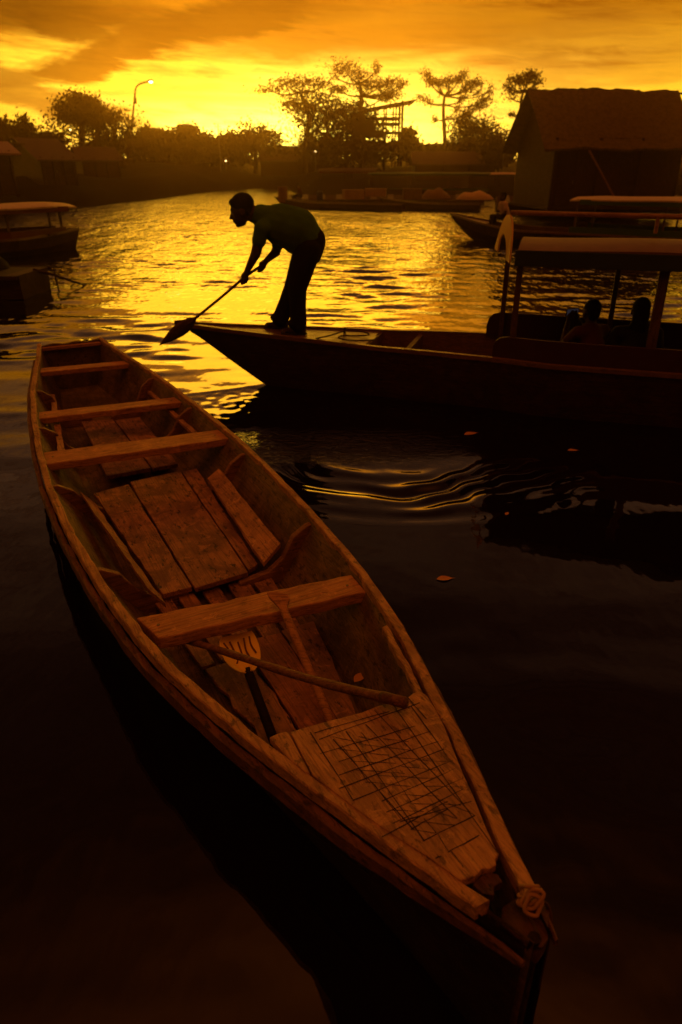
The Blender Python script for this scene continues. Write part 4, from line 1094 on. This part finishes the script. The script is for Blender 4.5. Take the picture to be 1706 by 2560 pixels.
def mooring_stick():
    a, b = D(97, 678, 14.0), P(214, 713)
    t = thing('mooring_pole', 'slanting bare pole reaching from the dark covered boat into the water', 'pole', b)
    dd = (b - a); m = MB(); m.tube([a - dd * .1, a.lerp(b, .3) + Vector((0, 0, .02)), a.lerp(b, .7), b + dd * .12], [.03, .028, .024, .02], 8); m.build('shaft', W_DARK, t, smooth=True)
    q = a.lerp(b, .33); m = MB(); m.tube([q + Vector((0, 0, .16)), q + Vector((.01, 0, 0)), q + Vector((.03, 0, -.32))], [.012, .018, .016], 6); m.build('twig', W_DARK, t)
mooring_stick()
# canoes, goods and rafts along the right shore
roofed_boat('low canoe moored nearest below the crates on the right shore', 720, 520, 1010, 527, 1.0, None, None, 0, (0, 0), .35, .9, 'canoes moored by the right shore', True)
roofed_boat('slim canoe moored beside the bow of the green roofed boat', 985, 524, 1200, 528, 1.0, None, None, 0, (0, 0), .38, .9, 'canoes moored by the right shore', True)
roofed_boat('far roofed boat with dull green roof moored behind the pale crates', 905, 492, 1150, 494, 1.8, PAINT_G, PAINT_G, 1.75, (.6, 10.5), .5, .6, None, crown=.12, nposts=4)
roofed_boat('far roofed boat with grey roof moored left of the dull green roofed boat', 790, 486, 912, 488, 1.7, TIN, PAINT_R, 1.9, (.5, 6.2), .5, .8, None, crown=.25, nposts=3)
roofed_boat('far boat with sandy coloured roof moored closest to the thatched house', 1150, 492, 1290, 492, 1.8, TARP, PAINT_G, 1.7, (.5, 5.5), .5, .5, None, crown=.14, nposts=3)
def raft(name, label, px0, px1, py0, py1, z, logs=9):
    a, b, c_, d_ = P(px0, py1), P(px1, py1), P(px1, py0), P(px0, py0)
    t = thing(name, label, 'raft', (a + b + c_ + d_) / 4)
    m = MB()
    for i in range(logs):
        f = (i + .5) / logs; p, q = a.lerp(d_, f), b.lerp(c_, f); r = (d_ - a).length / logs * .46
        r = min(r, .22); m.tube([p + Vector((0, 0, z - r)), q + Vector((0, 0, z - r))], r, 8)
    m.build('logs', W_DARK, t)
    m = MB()
    for i in range(12):
        f = (i + .5) / 12; p, q = a.lerp(b, f), d_.lerp(c_, f); dx = (b - a).normalized() * .22; u = Vector((0, 0, z + .03))
        m.prism([p - dx + u, p + dx + u, q + dx + u, q - dx + u], (0, 0, -.028))
    m.build('deck_boards', W_INNER, t)
    return t
raft('log_raft', 'long floating log raft carrying crates along the right shore', 700, 1210, 497, 511, .30)
raft('log_raft', 'floating raft under the thatched house on the right', 1240, 1800, 505, 530, .42)
def goods():
    def crate(px, py, w_, d, h, label, m_=CRATE, rz=.2, group=None):
        p = P(px, py, .33); t = thing('crate', label, 'crate', p)
        Q = Matrix.Rotation(rz, 3, 'Z'); m = MB(); m.box(p + Vector((0, 0, h / 2)), (w_, d, h), Q); m.build('case', m_, t, bevel=.02)
        m = MB(); m.box(p + Vector((0, 0, h + .015)), (w_ * 1.05, d * 1.05, .03), Q); m.build('lid', m_, t, bevel=.008)
    crate(884, 498, 1.35, .8, .55, 'pale wide crate standing at the left end of the raft')
    crate(940, 491, 1.5, .8, .50, 'pale low crate behind the wide crate on the raft', rz=-.1)
    crate(1030, 498, 1.2, .8, .62, 'brown square crate standing in the middle of the raft', wood('crate_brown', (.16, .09, .05), (.24, .13, .07)), .05)
    def mound(px, py, L, h, label, m_):
        p = P(px, py, .33); m = MB(); rows = []
        for i, f in enumerate(np.linspace(-1, 1, 11)):
            k = math.sqrt(max(.02, 1 - f * f)); rows.append([p + Vector((f * L / 2, math.cos(a) * .5 * k, math.sin(a) * h * k * (1 + .15 * math.sin(f * 7)))) for a in np.linspace(0, math.pi, 9)])
        m.strip(rows); t = m.build('tarp_bundle', m_, None, smooth=True); tag(t, label, 'tarp')
    mound(1090, 496, 1.9, .62, 'dull tarp bundle on the raft right of the square crate', mat('brown_tarp', (.2, .12, .07), .6))
    mound(1188, 499, 2.4, .50, 'pale tarp bundle lying at the right end of the raft', TARP)
    p = P(708, 505, .33); t = thing('oil_drum', 'rusty oil drum standing on the left tip of the log raft', 'drum', p)
    m = MB(); m.tube([p, p + Vector((0, 0, .28)), p + Vector((0, 0, .30)), p + Vector((0, 0, .32)), p + Vector((0, 0, .85))], [.29, .29, .305, .29, .29], 16); m.build('barrel', mat('rust', (.22, .10, .05), .7), t)
    m = MB(); m.tube([p + Vector((.1, 0, .85)), p + Vector((.1, 0, .88))], .04, 8); m.build('bung', METAL, t)
    p = P(800, 500, .33); t = thing('water_jug', 'blue plastic jerrycan standing on the raft left of the crates', 'jerrycan', p)
    m = MB(); m.box(p + Vector((0, 0, .25)), (.4, .3, .5)); m.build('tank', BLUEP, t, bevel=.04)
    m = MB(); m.tube([p + Vector((.1, 0, .5)), p + Vector((.1, 0, .57))], .05, 8); m.build('cap', BLUEP, t)
    m = MB(); m.tube([p + Vector((-.12, 0, .49)), p + Vector((-.1, 0, .58)), p + Vector((.03, 0, .58)), p + Vector((.04, 0, .49))], .02, 6); m.build('handle', BLUEP, t)
goods()
hp = P(752, 500, .33); hp.z = .52
seated('small distant person sitting on the raft between the drum and the blue jerrycan', hp, R(200), 1.0, SHIRT_R, 'lap')
hb = D(1262, 566, 24.6); hb.z = .66
seated('distant person in pale shirt sitting on the bow of the green roofed boat', hb, R(195), 1.05, SHIRT_W, 'lap', .12)

# ------------------------------------------------------------------ houses
def house(name, label, c0, c1, c2, zb, ze, zr, over, wall_m, roof_m, stilts=0.0, door=True, brace=False, ragged=.0, seed=1, ends=.55):
    """c0 near corner, c1 other end of the long front, c2 far end of the gable side (ground points)"""
    t = thing(name, label, 'house', c0)
    c0, c1, c2 = [Vector((p.x, p.y, 0)) for p in (c0, c1, c2)]
    X = (c1 - c0); Yv = (c2 - c0); Lx, Ly = X.length, Yv.length; X.normalize(); Yv.normalize(); U = Vector((0, 0, 1))
    p = lambda x, y, z: c0 + X * x + Yv * y + U * z
    th = .08
    def wall(a, b, top_mid=None, nm='wall'):
        m = MB(); q = [a[0] + U * zb, b[0] + U * zb, b[0] + U * ze]
        if top_mid is not None: q.append(top_mid)
        q.append(a[0] + U * ze)
        m.prism(q, a[1]); return m.build(nm, wall_m, t)
    wall((p(0, 0, 0), Yv * th), (p(Lx, 0, 0),), None)
    wall((p(0, Ly, 0), -Yv * th), (p(Lx, Ly, 0),), None)
    wall((p(0, th + .002, 0), X * th), (p(0, Ly - th - .002, 0),), p(0, Ly / 2, zr - .12), 'gable_wall')
    wall((p(Lx, th + .002, 0), -X * th), (p(Lx, Ly - th - .002, 0),), p(Lx, Ly / 2, zr - .12), 'gable_wall')
    rr = random.Random(seed)
    for sg in (0, 1):
        m = MB(); rows = []; k = 26
        for i in range(k + 1):
            x = -ends + (Lx + 2 * ends) * i / k; j = rr.uniform(-1, 1) * ragged
            y_e = -over if sg == 0 else Ly + over; y_r = Ly / 2
            slope = (zr - ze) / (Ly / 2); z_e = ze - over * slope
            top = []
            for f in np.linspace(0, 1, 7):
                ff = f if 0 < f < 1 else (f + (j * .15 if f == 0 else 0))
                top.append(p(x, y_r + (y_e - y_r) * (1 - ff), zr + (z_e - zr) * (1 - ff) + (j * .6 if f == 1 else 0) + ragged * .25 * math.sin(x * 1.3 + f * 4) + (.05 * math.sin(x * 3.1) * ragged)))
            rows.append(top + [q - U * .10 for q in reversed(top)])
        m.strip(rows, True); n_ = len(rows[0]); m.f += [tuple(reversed(range(n_))), tuple(range(k * n_, k * n_ + n_))]; m.mi += [0, 0]
        rf = m.build('roof_slope', roof_m, t)
    m = MB(); m.tube([p(-ends - .35, Ly / 2, zr - .10), p(Lx + ends + .9, Ly / 2, zr - .12)], .05, 6); m.build('ridge_pole', W_DARK, t)
    if door:
        m = MB(); m.prism([p(.25, -.03, zb + .05), p(1.15, -.03, zb + .05), p(1.15, -.03, ze - .5), p(.25, -.03, ze - .5)], -Yv * .03); d_ = m.build('door', W_DARK, t)
        m = MB(); m.tube([p(1.03, -.10, zb + 1.0), p(1.03, -.10, zb + 1.15)], .02, 6); m.build('handle', METAL, d_)
        m = MB(); m.prism([p(Lx * .55, -.012, zb + .9), p(Lx * .55 + 1.0, -.012, zb + .9), p(Lx * .55 + 1.0, -.012, zb + 1.7), p(Lx * .55, -.012, zb + 1.7)], -Yv * .03); w_ = m.build('window', W_DARK, t)
        for (x0, x1, z0, z1) in ((0, 1, .84, .9), (0, 1, 1.7, 1.76), (-.06, 0, .84, 1.76), (1, 1.06, .84, 1.76)):
            m = MB(); b = Lx * .55; m.prism([p(b + x0, -.012, zb + z0), p(b + x1, -.012, zb + z0), p(b + x1, -.012, zb + z1), p(b + x0, -.012, zb + z1)], -Yv * .05); m.build('frame', wall_m, w_)
    for x in (.0, Lx * .34, Lx * .67, Lx):
        m = MB(); m.tube([p(x, -.09, zb - stilts), p(x, -.09, ze)], .07, 8); m.build('post', W_DARK, t)
        if stilts > .2: m = MB(); m.tube([p(x, Ly * .9, zb - stilts), p(x, Ly * .9, zb)], .07, 8); m.build('post', W_DARK, t)
    m = MB(); m.prism([p(-.15, -.25, zb), p(Lx + .15, -.25, zb), p(Lx + .15, Ly + .2, zb), p(-.15, Ly + .2, zb)], -U * .12); m.build('floor', W_DARK, t)
    if brace:
        m = MB(); m.tube([p(1.2, -1.1, ze - .55), p(3.0, -1.3, zb + .1)], .05, 8); m.build('leaning_pole', W_SHAFT, t)
        m = MB(); m.tube([p(Lx + .1, -.1, zb + 2.0), p(Lx + .85, -.3, zb + .8)], .05, 8); m.build('brace', W_DARK, t)
    return t
def gp(px, Y): d = D(px, 440, Y); return Vector((d.x, d.y, 0))
def hz(py, Y): return D(853, py, Y).z
house('thatched_house', 'large floating house with ragged thatched gable roof and plank walls on the right', gp(1381, 36.0), gp(1692, 37.0), gp(1289, 41.5), .50, hz(345, 36.5), hz(222, 39.0), .55, W_WALL, THATCH, 0.2, True, True, .11, 4, .75)
house('wooden_house', 'small plank house with tin gable roof under the round tree on the left', gp(108, 48), gp(190, 50), gp(28, 53), .9, hz(392, 48), hz(344, 50.5), .45, W_WALL, TIN, .9, True, False, .03, 5, .4)
house('wooden_house', 'house with pale low roof cut by the left edge of the picture', gp(-80, 42), gp(34, 43), gp(-110, 46), .9, hz(375, 42), hz(352, 44), .7, W_WALL, mat('pale_tin', (.28, .19, .17), .5), .9, True, False, .02, 6, .5)
house('wooden_house', 'low dark house half hidden in trees right of the tin roofed house', gp(212, 62), gp(300, 64), gp(190, 66), 1.0, hz(395, 62), hz(366, 64), .4, W_WALL, TIN, .9, False, False, .03, 7, .4)
house('wooden_house', 'long low dark house on the bank below the street lamp', gp(400, 97), gp(560, 98), gp(385, 102), 1.4, hz(396, 97), hz(370, 99), .5, W_WALL, TIN, .3, False, False, .03, 8, .4)
house('wooden_house', 'long low house on the bank under the gap where the sun sets', gp(655, 97), gp(850, 97), gp(665, 102), 1.4, hz(396, 97), hz(364, 99), .5, W_WALL, TIN, .3, False, False, .03, 9, .4)
house('wooden_house', 'low house on the bank between unfinished building and thatched house', gp(1040, 72), gp(1235, 74), gp(1030, 77), 1.2, hz(405, 72), hz(378, 75), .5, W_WALL, TIN, .3, False, False, .03, 10, .4)

def frame_building():
    Y = 88; t = thing('unfinished_building', 'unfinished open frame building with slanted roof among the tall trees', 'building', gp(950, Y))
    z0 = 1.0; xs = [D(px, 300, Y).x for px in (884, 912, 940, 966, 990, 1006)]; depth = 4.5
    zr = lambda x: hz(276, Y) + (x - xs[0]) * (hz(258, Y) - hz(276, Y)) / (xs[-1] - xs[0])
    for y in (Y, Y + depth):
        for i, x in enumerate(xs):
            m = MB(); m.box((x, y, (z0 + zr(x)) / 2), (.26 if i == 5 else .16, .2, zr(x) - z0)); m.build('column', CONC, t)
    for z in (hz(330, Y), hz(308, Y), hz(294, Y)):
        m = MB(); m.box(((xs[0] + xs[-1]) / 2, Y + depth / 2, z), (xs[-1] - xs[0] - .3, depth - .3, .16)); m.build('floor_slab', CONC, t)
    for z in (hz(341, Y), hz(319, Y), hz(286, Y)):
        m = MB(); m.box(((xs[2] + xs[-1]) / 2, Y - .13, z), (xs[-1] - xs[2], .06, .08)); m.build('rail', CONC, t)
    for a, b, z1, z2 in ((0, 2, 345, 300), (0, 1, 300, 282), (2, 3, 345, 330)):
        m = MB(); m.box(((xs[a] + xs[b]) / 2, Y + .15, (hz(z1, Y) + hz(z2, Y)) / 2), (xs[b] - xs[a] - .2, .06, hz(z2, Y) - hz(z1, Y))); m.build('wall_panel', CONC, t)
    a, b = D(893, 279, Y), D(1040, 253, Y); a.z += .05; b.z += .05
    m = MB(); m.prism([Vector((a.x, Y - .9, a.z)), Vector((b.x, Y - .9, b.z)), Vector((b.x, Y + depth + .6, b.z)), Vector((a.x, Y + depth + .6, a.z))], (0, 0, .09)); m.build('roof', TIN, t)
    for i in range(9):
        f = (i + .5) / 9; x = a.x + (b.x - a.x) * f; z = a.z + (b.z - a.z) * f
        m = MB(); m.box((x, Y + depth / 2, z - .09), (.1, depth + 1.3, .15)); m.build('rafter', CONC, t)
frame_building()
def street_lamp():
    Y = 90; b = gp(343, Y); z1 = hz(228, Y)
    t = thing('street_lamp', 'tall street lamp with curved arm and lit head on the left bank', 'street lamp', b)
    top = D(341, 212, Y); hd = D(374, 203, Y)
    m = MB(); m.tube([(b.x, Y, .8), (b.x - .05, Y, z1 * .6), D(338, 232, Y)], [.16, .12, .10], 8); m.build('pole', CONC, t)
    m = MB(); m.tube(chaikin([D(338, 250, Y), D(338, 228, Y), D(341, 216, Y), D(352, 208, Y), hd], 2), .085, 6); m.build('arm', METAL, t)
    m = MB(); m.ball(hd + Vector((.15, 0, .06)), (.34, .2, .12)); h_ = m.build('lamp_head', METAL, t)
    m = MB(); m.ball(hd + Vector((.15, -.02, -.05)), (.22, .17, .13)); m.build('bulb', LAMP, h_)
    m = MB(); m.box(D(337, 252, Y) + Vector((.1, -.12, 0)), (.3, .2, .6)); m.build('junction_box', METAL, t)
street_lamp()
for px, py, Y, lab in ((565, 402, 96, 'small lit lamp on a post by the water below the sunset'), (762, 379, 95, 'left of two small lit lamps on the bank right of the sun'), (789, 379, 95, 'right of two small lit lamps on the bank right of the sun'), (1261, 373, 70, 'small lit lamp on a post just left of the thatched house'), (176, 324, 80, 'small lit lamp shining out of the trees on the left')):
    p = D(px, py, Y); t = thing('lamp_post', lab, 'lamp', (p.x, p.y - .3, .4), 0, None)
    m = MB(); m.tube([(p.x, p.y, .4), (p.x, p.y, p.z - .12)], .05, 6); m.build('pole', METAL, t)
    m = MB(); m.ball(p, .09); m.build('bulb', LAMP2, t)
for px, top, Y, lab in ((192, 302, 84, 'thin bare mast rising from the trees near the round tree'), (545, 309, 90, 'thin bare mast on the bank left of the sun')):
    p = D(px, top, Y); t = thing('antenna_mast', lab, 'mast', (p.x, p.y, .8))
    m = MB(); m.tube([(p.x, p.y, .8), p], [.09, .05], 6); m.build('pole', METAL, t)
    m = MB(); m.tube([p + Vector((-.4, 0, -.3)), p + Vector((.4, 0, -.3))], .03, 5); m.build('aerial', METAL, t)

# ------------------------------------------------------------------ trees
def leaves(mb_pts, n, size, r, flat=.55):
    """leaf-sized quads scattered in ellipsoid clumps [(centre, (rx, ry, rz), weight)]"""
    w_ = np.array([c[2] * c[1][0] * c[1][2] for c in mb_pts]); w_ /= w_.sum()
    which = r.choice(len(mb_pts), n, p=w_)
    cs = np.array([list(c[0]) for c in mb_pts])[which]; rs = np.array([list(c[1]) for c in mb_pts])[which]
    d = r.normal(size=(n, 3)); d /= np.linalg.norm(d, axis=1)[:, None]
    rad = r.uniform(0, 1, n) ** .45 * np.where(r.uniform(0, 1, n) < .30, 1.5, 1.0)
    lump = 1.12 + .45 * np.sin(d[:, 0] * 5 + which) * np.sin(d[:, 2] * 6 + which * 2)
    c = cs + d * rs * (rad * lump)[:, None]
    c = c + r.normal(size=(n, 3)) * rs * .16
    a = r.normal(size=(n, 3)); a /= np.linalg.norm(a, axis=1)[:, None]
    b = np.cross(a, r.normal(size=(n, 3))); b /= np.linalg.norm(b, axis=1)[:, None]
    s1 = size * r.uniform(.6, 1.4, n)[:, None]; s2 = s1 * flat
    v = np.stack([c - a * s1, c + b * s2, c + a * s1, c - b * s2], 1).reshape(-1, 3)
    f = np.arange(n * 4).reshape(-1, 4)
    return v, f
def tree(label, Y, base, trunk_px, clumps, n, size, seed, name='tree', group=None, leaf_m=None, trunk_r=.35, cat='tree', branches=True, base_z=None, dens=1.0):
    r = np.random.default_rng(seed)
    b = gp(base, Y); b.z = (gz(b.x, b.y) - .1) if base_z is None else base_z
    t = thing(name, label, cat, b, 0, group)
    path = [b] + [D(px, py, Y) for px, py in trunk_px]
    m = MB(); k = len(path)
    m.tube(chaikin(path, 2), list(np.linspace(trunk_r, trunk_r * .45, len(chaikin(path, 2)))), 8)
    cl_ = []
    for i, (px, py, rx, ry, *w_) in enumerate(clumps):
        sc_ = Y * CT / FPX * 1.06
        c = D(px, py, Y); rxm, rzm = rx * sc_ * (1.18 if branches else 1), ry * sc_ * (1.35 if branches else 1); dy = r.uniform(-.6, .6) * rxm * .8
        c.y += dy; cl_.append((c, (rxm, rxm * .8, rzm), w_[0] if w_ else 1.0))
        if branches:
            j = min(range(1, k), key=lambda q: (path[q] - c).length + (4 if path[q].z > c.z else 0)); s0 = path[j]
            mid = s0.lerp(c, .5) + Vector((r.uniform(-.3, .3), r.uniform(-.3, .3), -.12 * (c - s0).length))
            pts = chaikin([s0, mid, c + Vector((0, 0, -rzm * .3))], 2)
            m.tube(pts, list(np.linspace(trunk_r * .34, .035, len(pts))), 6)
            for q in range(4):
                e = c + Vector((r.uniform(-.8, .8) * rxm, r.uniform(-.6, .6) * rxm, r.uniform(-.3, .8) * rzm)); s_ = pts[-4]
                m.tube([s_, s_.lerp(e, .5) + Vector((0, 0, -.1)), e], [.045, .035, .02], 4)
    m.build('trunk', BARK, t, smooth=True)
    v, f = leaves(cl_, int(n * dens), size, r)
    me = bpy.data.meshes.new('crown'); me.from_pydata((v - np.array(b)).tolist(), [], f.tolist()); me.materials.append(leaf_m or LEAF)
    o = bpy.data.objects.new('crown', me); COL.objects.link(o); o.parent = t
    return t
_tree = tree
Zt = lambda x, y: (600 + .287 * x, 140 + .287 * y)       # reading aid for the tree enlargement
Zr = lambda x, y: (1000 + .2423 * x, 160 + .2423 * y)
def cz_(f, L): return [(*f(x, y), a * k, b * k, *w) for (x, y, a, b, *w) in L for k in ((.287 if f is Zt else .2423),)]
tree('broad flat topped tree with airy crown right of the setting sun', 92, 762, [(765, 345), (775, 300), (768, 270), (752, 232)],
     cz_(Zt, [(560, 210, 130, 26), (420, 240, 110, 30), (250, 285, 110, 22, .7), (720, 245, 70, 24), (830, 280, 70, 18), (560, 300, 130, 40, .5), (430, 400, 70, 26), (700, 350, 80, 35, .5), (480, 440, 90, 45, 1.0), (620, 470, 140, 55, .9), (560, 560, 100, 60, .9), (720, 560, 120, 65, .9), (640, 400, 150, 50, .6), (640, 660, 90, 55, .8), (560, 720, 70, 40), (820, 400, 70, 45, .5), (800, 620, 90, 60, .7)]), 8000, .13, 21, trunk_r=.4)
tree('tall feathery tree rising behind the unfinished building', 98, 905, [(905, 330), (902, 270), (905, 240), (900, 210)],
     cz_(Zt, [(920, 110, 95, 38), (1040, 170, 70, 32), (1190, 110, 30, 34), (1120, 250, 60, 40, .7), (1230, 250, 80, 34), (1340, 215, 60, 20), (1430, 235, 36, 12), (1330, 330, 80, 36), (1260, 350, 70, 30), (870, 300, 60, 18), (1010, 250, 70, 30, .4), (1060, 400, 60, 60, .25), (980, 430, 90, 40, .8), (830, 180, 40, 20, .5), (1410, 275, 26, 12)]), 4800, .125, 22, trunk_r=.42)
tree('dense dark bush crown pressed against the left of the unfinished building', 90, 868, [(868, 345), (868, 310)],
     cz_(Zt, [(900, 480, 120, 48), (780, 500, 110, 40, .8), (940, 560, 130, 60), (1050, 560, 100, 60), (1050, 650, 130, 70), (900, 650, 130, 70), (780, 700, 120, 50), (1180, 650, 100, 50), (1120, 540, 70, 40, .7)]), 6500, .15, 23, leaf_m=LEAF_D)
tree('slender tree with sparse tufts left of the thatched house', 96, 1112, [(1113, 340), (1109, 300), (1109, 262), (1112, 240)],
     cz_(Zr, [(275, 120, 40, 36), (330, 180, 50, 26), (400, 190, 60, 26), (510, 175, 70, 34), (600, 160, 50, 22), (650, 100, 44, 24), (690, 250, 60, 32), (730, 190, 60, 26), (800, 200, 50, 28), (930, 270, 30, 46, .7), (820, 290, 26, 20, .5), (640, 360, 46, 28), (870, 370, 80, 36), (800, 440, 80, 22), (300, 400, 40, 20, .7), (230, 350, 60, 26, .6), (420, 270, 30, 40, .4), (515, 260, 30, 45, .4), (360, 570, 24, 22), (590, 460, 28, 30, .7), (670, 500, 60, 22)]), 4200, .12, 24, trunk_r=.3)
tree('bushy rounded tree below the slender tree left of the thatched house', 88, 1168, [(1168, 350), (1166, 320)],
     cz_(Zr, [(640, 590, 110, 40), (720, 640, 130, 60), (620, 700, 110, 60, .7), (820, 650, 120, 55), (900, 690, 120, 55, .8), (760, 740, 150, 60), (980, 740, 110, 45, .7), (1080, 760, 100, 55, .7), (660, 800, 90, 40), (880, 800, 140, 50), (560, 800, 70, 50, .7), (700, 530, 70, 30, .7)]), 5600, .14, 25)
tree('thin spreading tree just behind the left end of the thatched roof', 70, 1305, [(1304, 300), (1302, 255), (1308, 232)],
     cz_(Zr, [(1220, 160, 50, 26), (1330, 140, 60, 32), (1360, 115, 46, 24), (1110, 240, 50, 26, .6), (1140, 160, 40, 24, .4), (1390, 220, 20, 40, .5), (1270, 190, 60, 30, .6), (1170, 280, 60, 22, .4), (1430, 170, 50, 36, .25), (1160, 520, 30, 16), (1150, 340, 80, 30, .2)]), 2200, .09, 26, trunk_r=.2)
tree('big dark round tree standing above the small houses on the left', 82, 205, [(206, 345), (204, 300), (202, 275)],
     [(202, 264, 32, 17), (184, 277, 28, 14), (222, 280, 28, 16), (205, 290, 42, 15), (240, 299, 18, 14), (172, 287, 16, 10), (204, 252, 20, 8)], 8000, .17, 27, leaf_m=LEAF_D, trunk_r=.45)
tree('loose pale crowned tree right of the big round tree', 80, 285, [(286, 350), (288, 320)],
     [(268, 292, 24, 14), (290, 300, 34, 16), (315, 318, 28, 16), (270, 322, 34, 20, .8), (300, 338, 34, 20, .7), (330, 335, 18, 16, .5), (262, 345, 26, 20), (285, 285, 18, 10), (150, 322, 36, 16, .8), (225, 322, 40, 18, .8), (240, 345, 40, 20)], 3600, .14, 28)
tree('small palm-like tree with tufted top at the far left', 70, 62, [(62, 345), (63, 312), (63, 304)],
     [(63, 300, 13, 8), (63, 312, 6, 8), (58, 325, 24, 12), (45, 335, 20, 14), (75, 332, 18, 12), (62, 345, 30, 12)], 1500, .17, 29, trunk_r=.14)
tree('leafy tree clipped by the left edge above the pale roof', 70, 2, [(3, 350), (5, 330)], [(4, 318, 16, 12), (10, 335, 22, 16), (30, 345, 20, 12, .6), (-10, 330, 20, 20)], 1500, .18, 30, trunk_r=.2)
tree('rounded bush crown on the bank just left of the sunset gap', 99, 640, [(640, 370), (640, 345)],
     [(640, 345, 44, 20), (615, 350, 30, 14), (670, 345, 26, 14), (695, 350, 14, 20, .5), (640, 365, 70, 22), (590, 362, 36, 14), (655, 330, 14, 8), (625, 332, 18, 7)], 3800, .20, 31)
# the belt of bushes that closes the far bank
belt = [(120, 345, 40, 16, 72), (330, 352, 34, 16, 88), (366, 330, 16, 14, 90), (395, 335, 26, 12, 92), (425, 345, 36, 16, 88), (465, 322, 28, 12, 92), (470, 345, 40, 18, 88), (515, 348, 36, 16, 90), (545, 356, 34, 13, 88), (575, 342, 18, 11, 92), (600, 365, 40, 12, 90),
        (725, 378, 40, 9, 90), (790, 362, 36, 14, 88), (835, 358, 40, 18, 86), (1040, 366, 34, 10, 84), (1085, 372, 34, 10, 84), (1020, 335, 18, 14, 94), (1145, 368, 40, 12, 80), (1200, 366, 40, 14, 78), (1245, 360, 34, 14, 74), (260, 368, 50, 16, 76), (380, 372, 50, 16, 86), (480, 375, 60, 14, 86), (960, 362, 70, 12, 84), (905, 360, 40, 14, 85), (1700, 440, 60, 14, 60), (1760, 425, 60, 24, 66)]
for i, (px, py, rx, ry, Y) in enumerate(belt):
    Y = Y + 10 if 300 < px < 860 else Y
    rr = random.Random(i)
    cl = [(px + rr.uniform(-.4, .4) * rx, py + rr.uniform(-.2, .5) * ry, rx * rr.uniform(.5, .8), ry * rr.uniform(.5, .8)) for _ in range(4)] + [(px, py + ry * .9, rx * .95, ry * .8), (px, py + 2.4 * ry, rx, ry)]
    tree('dark bush of the belt that lines the far bank', Y, px, [(px, py + ry), (px, py)], cl, 1900, .24, 100 + i, 'bush', 'bushes lining the far bank', LEAF_D, .12, 'bush', False)

# ------------------------------------------------------------------ evening haze
def haze():
    m = MB(); m.box((0, 65, 7.25), (350, 218, 18.5)); o = m.build('haze', mat('evening_haze', (1, 1, 1)), None)
    mt = bpy.data.materials.new('haze_air'); mt.use_nodes = True; n = mt.node_tree; n.nodes.clear()
    out = n.nodes.new('ShaderNodeOutputMaterial'); v = n.nodes.new('ShaderNodeVolumePrincipled')
    v.inputs['Color'].default_value = (1.0, .62, .25, 1); v.inputs['Density'].default_value = .0020; v.inputs['Anisotropy'].default_value = .94
    n.links.new(v.outputs[0], out.inputs['Volume'])
    o.data.materials.clear(); o.data.materials.append(mt); tag(o, kind='stuff')
haze()
for o in list(bpy.data.objects):
    if '_w' in o: del o['_w']
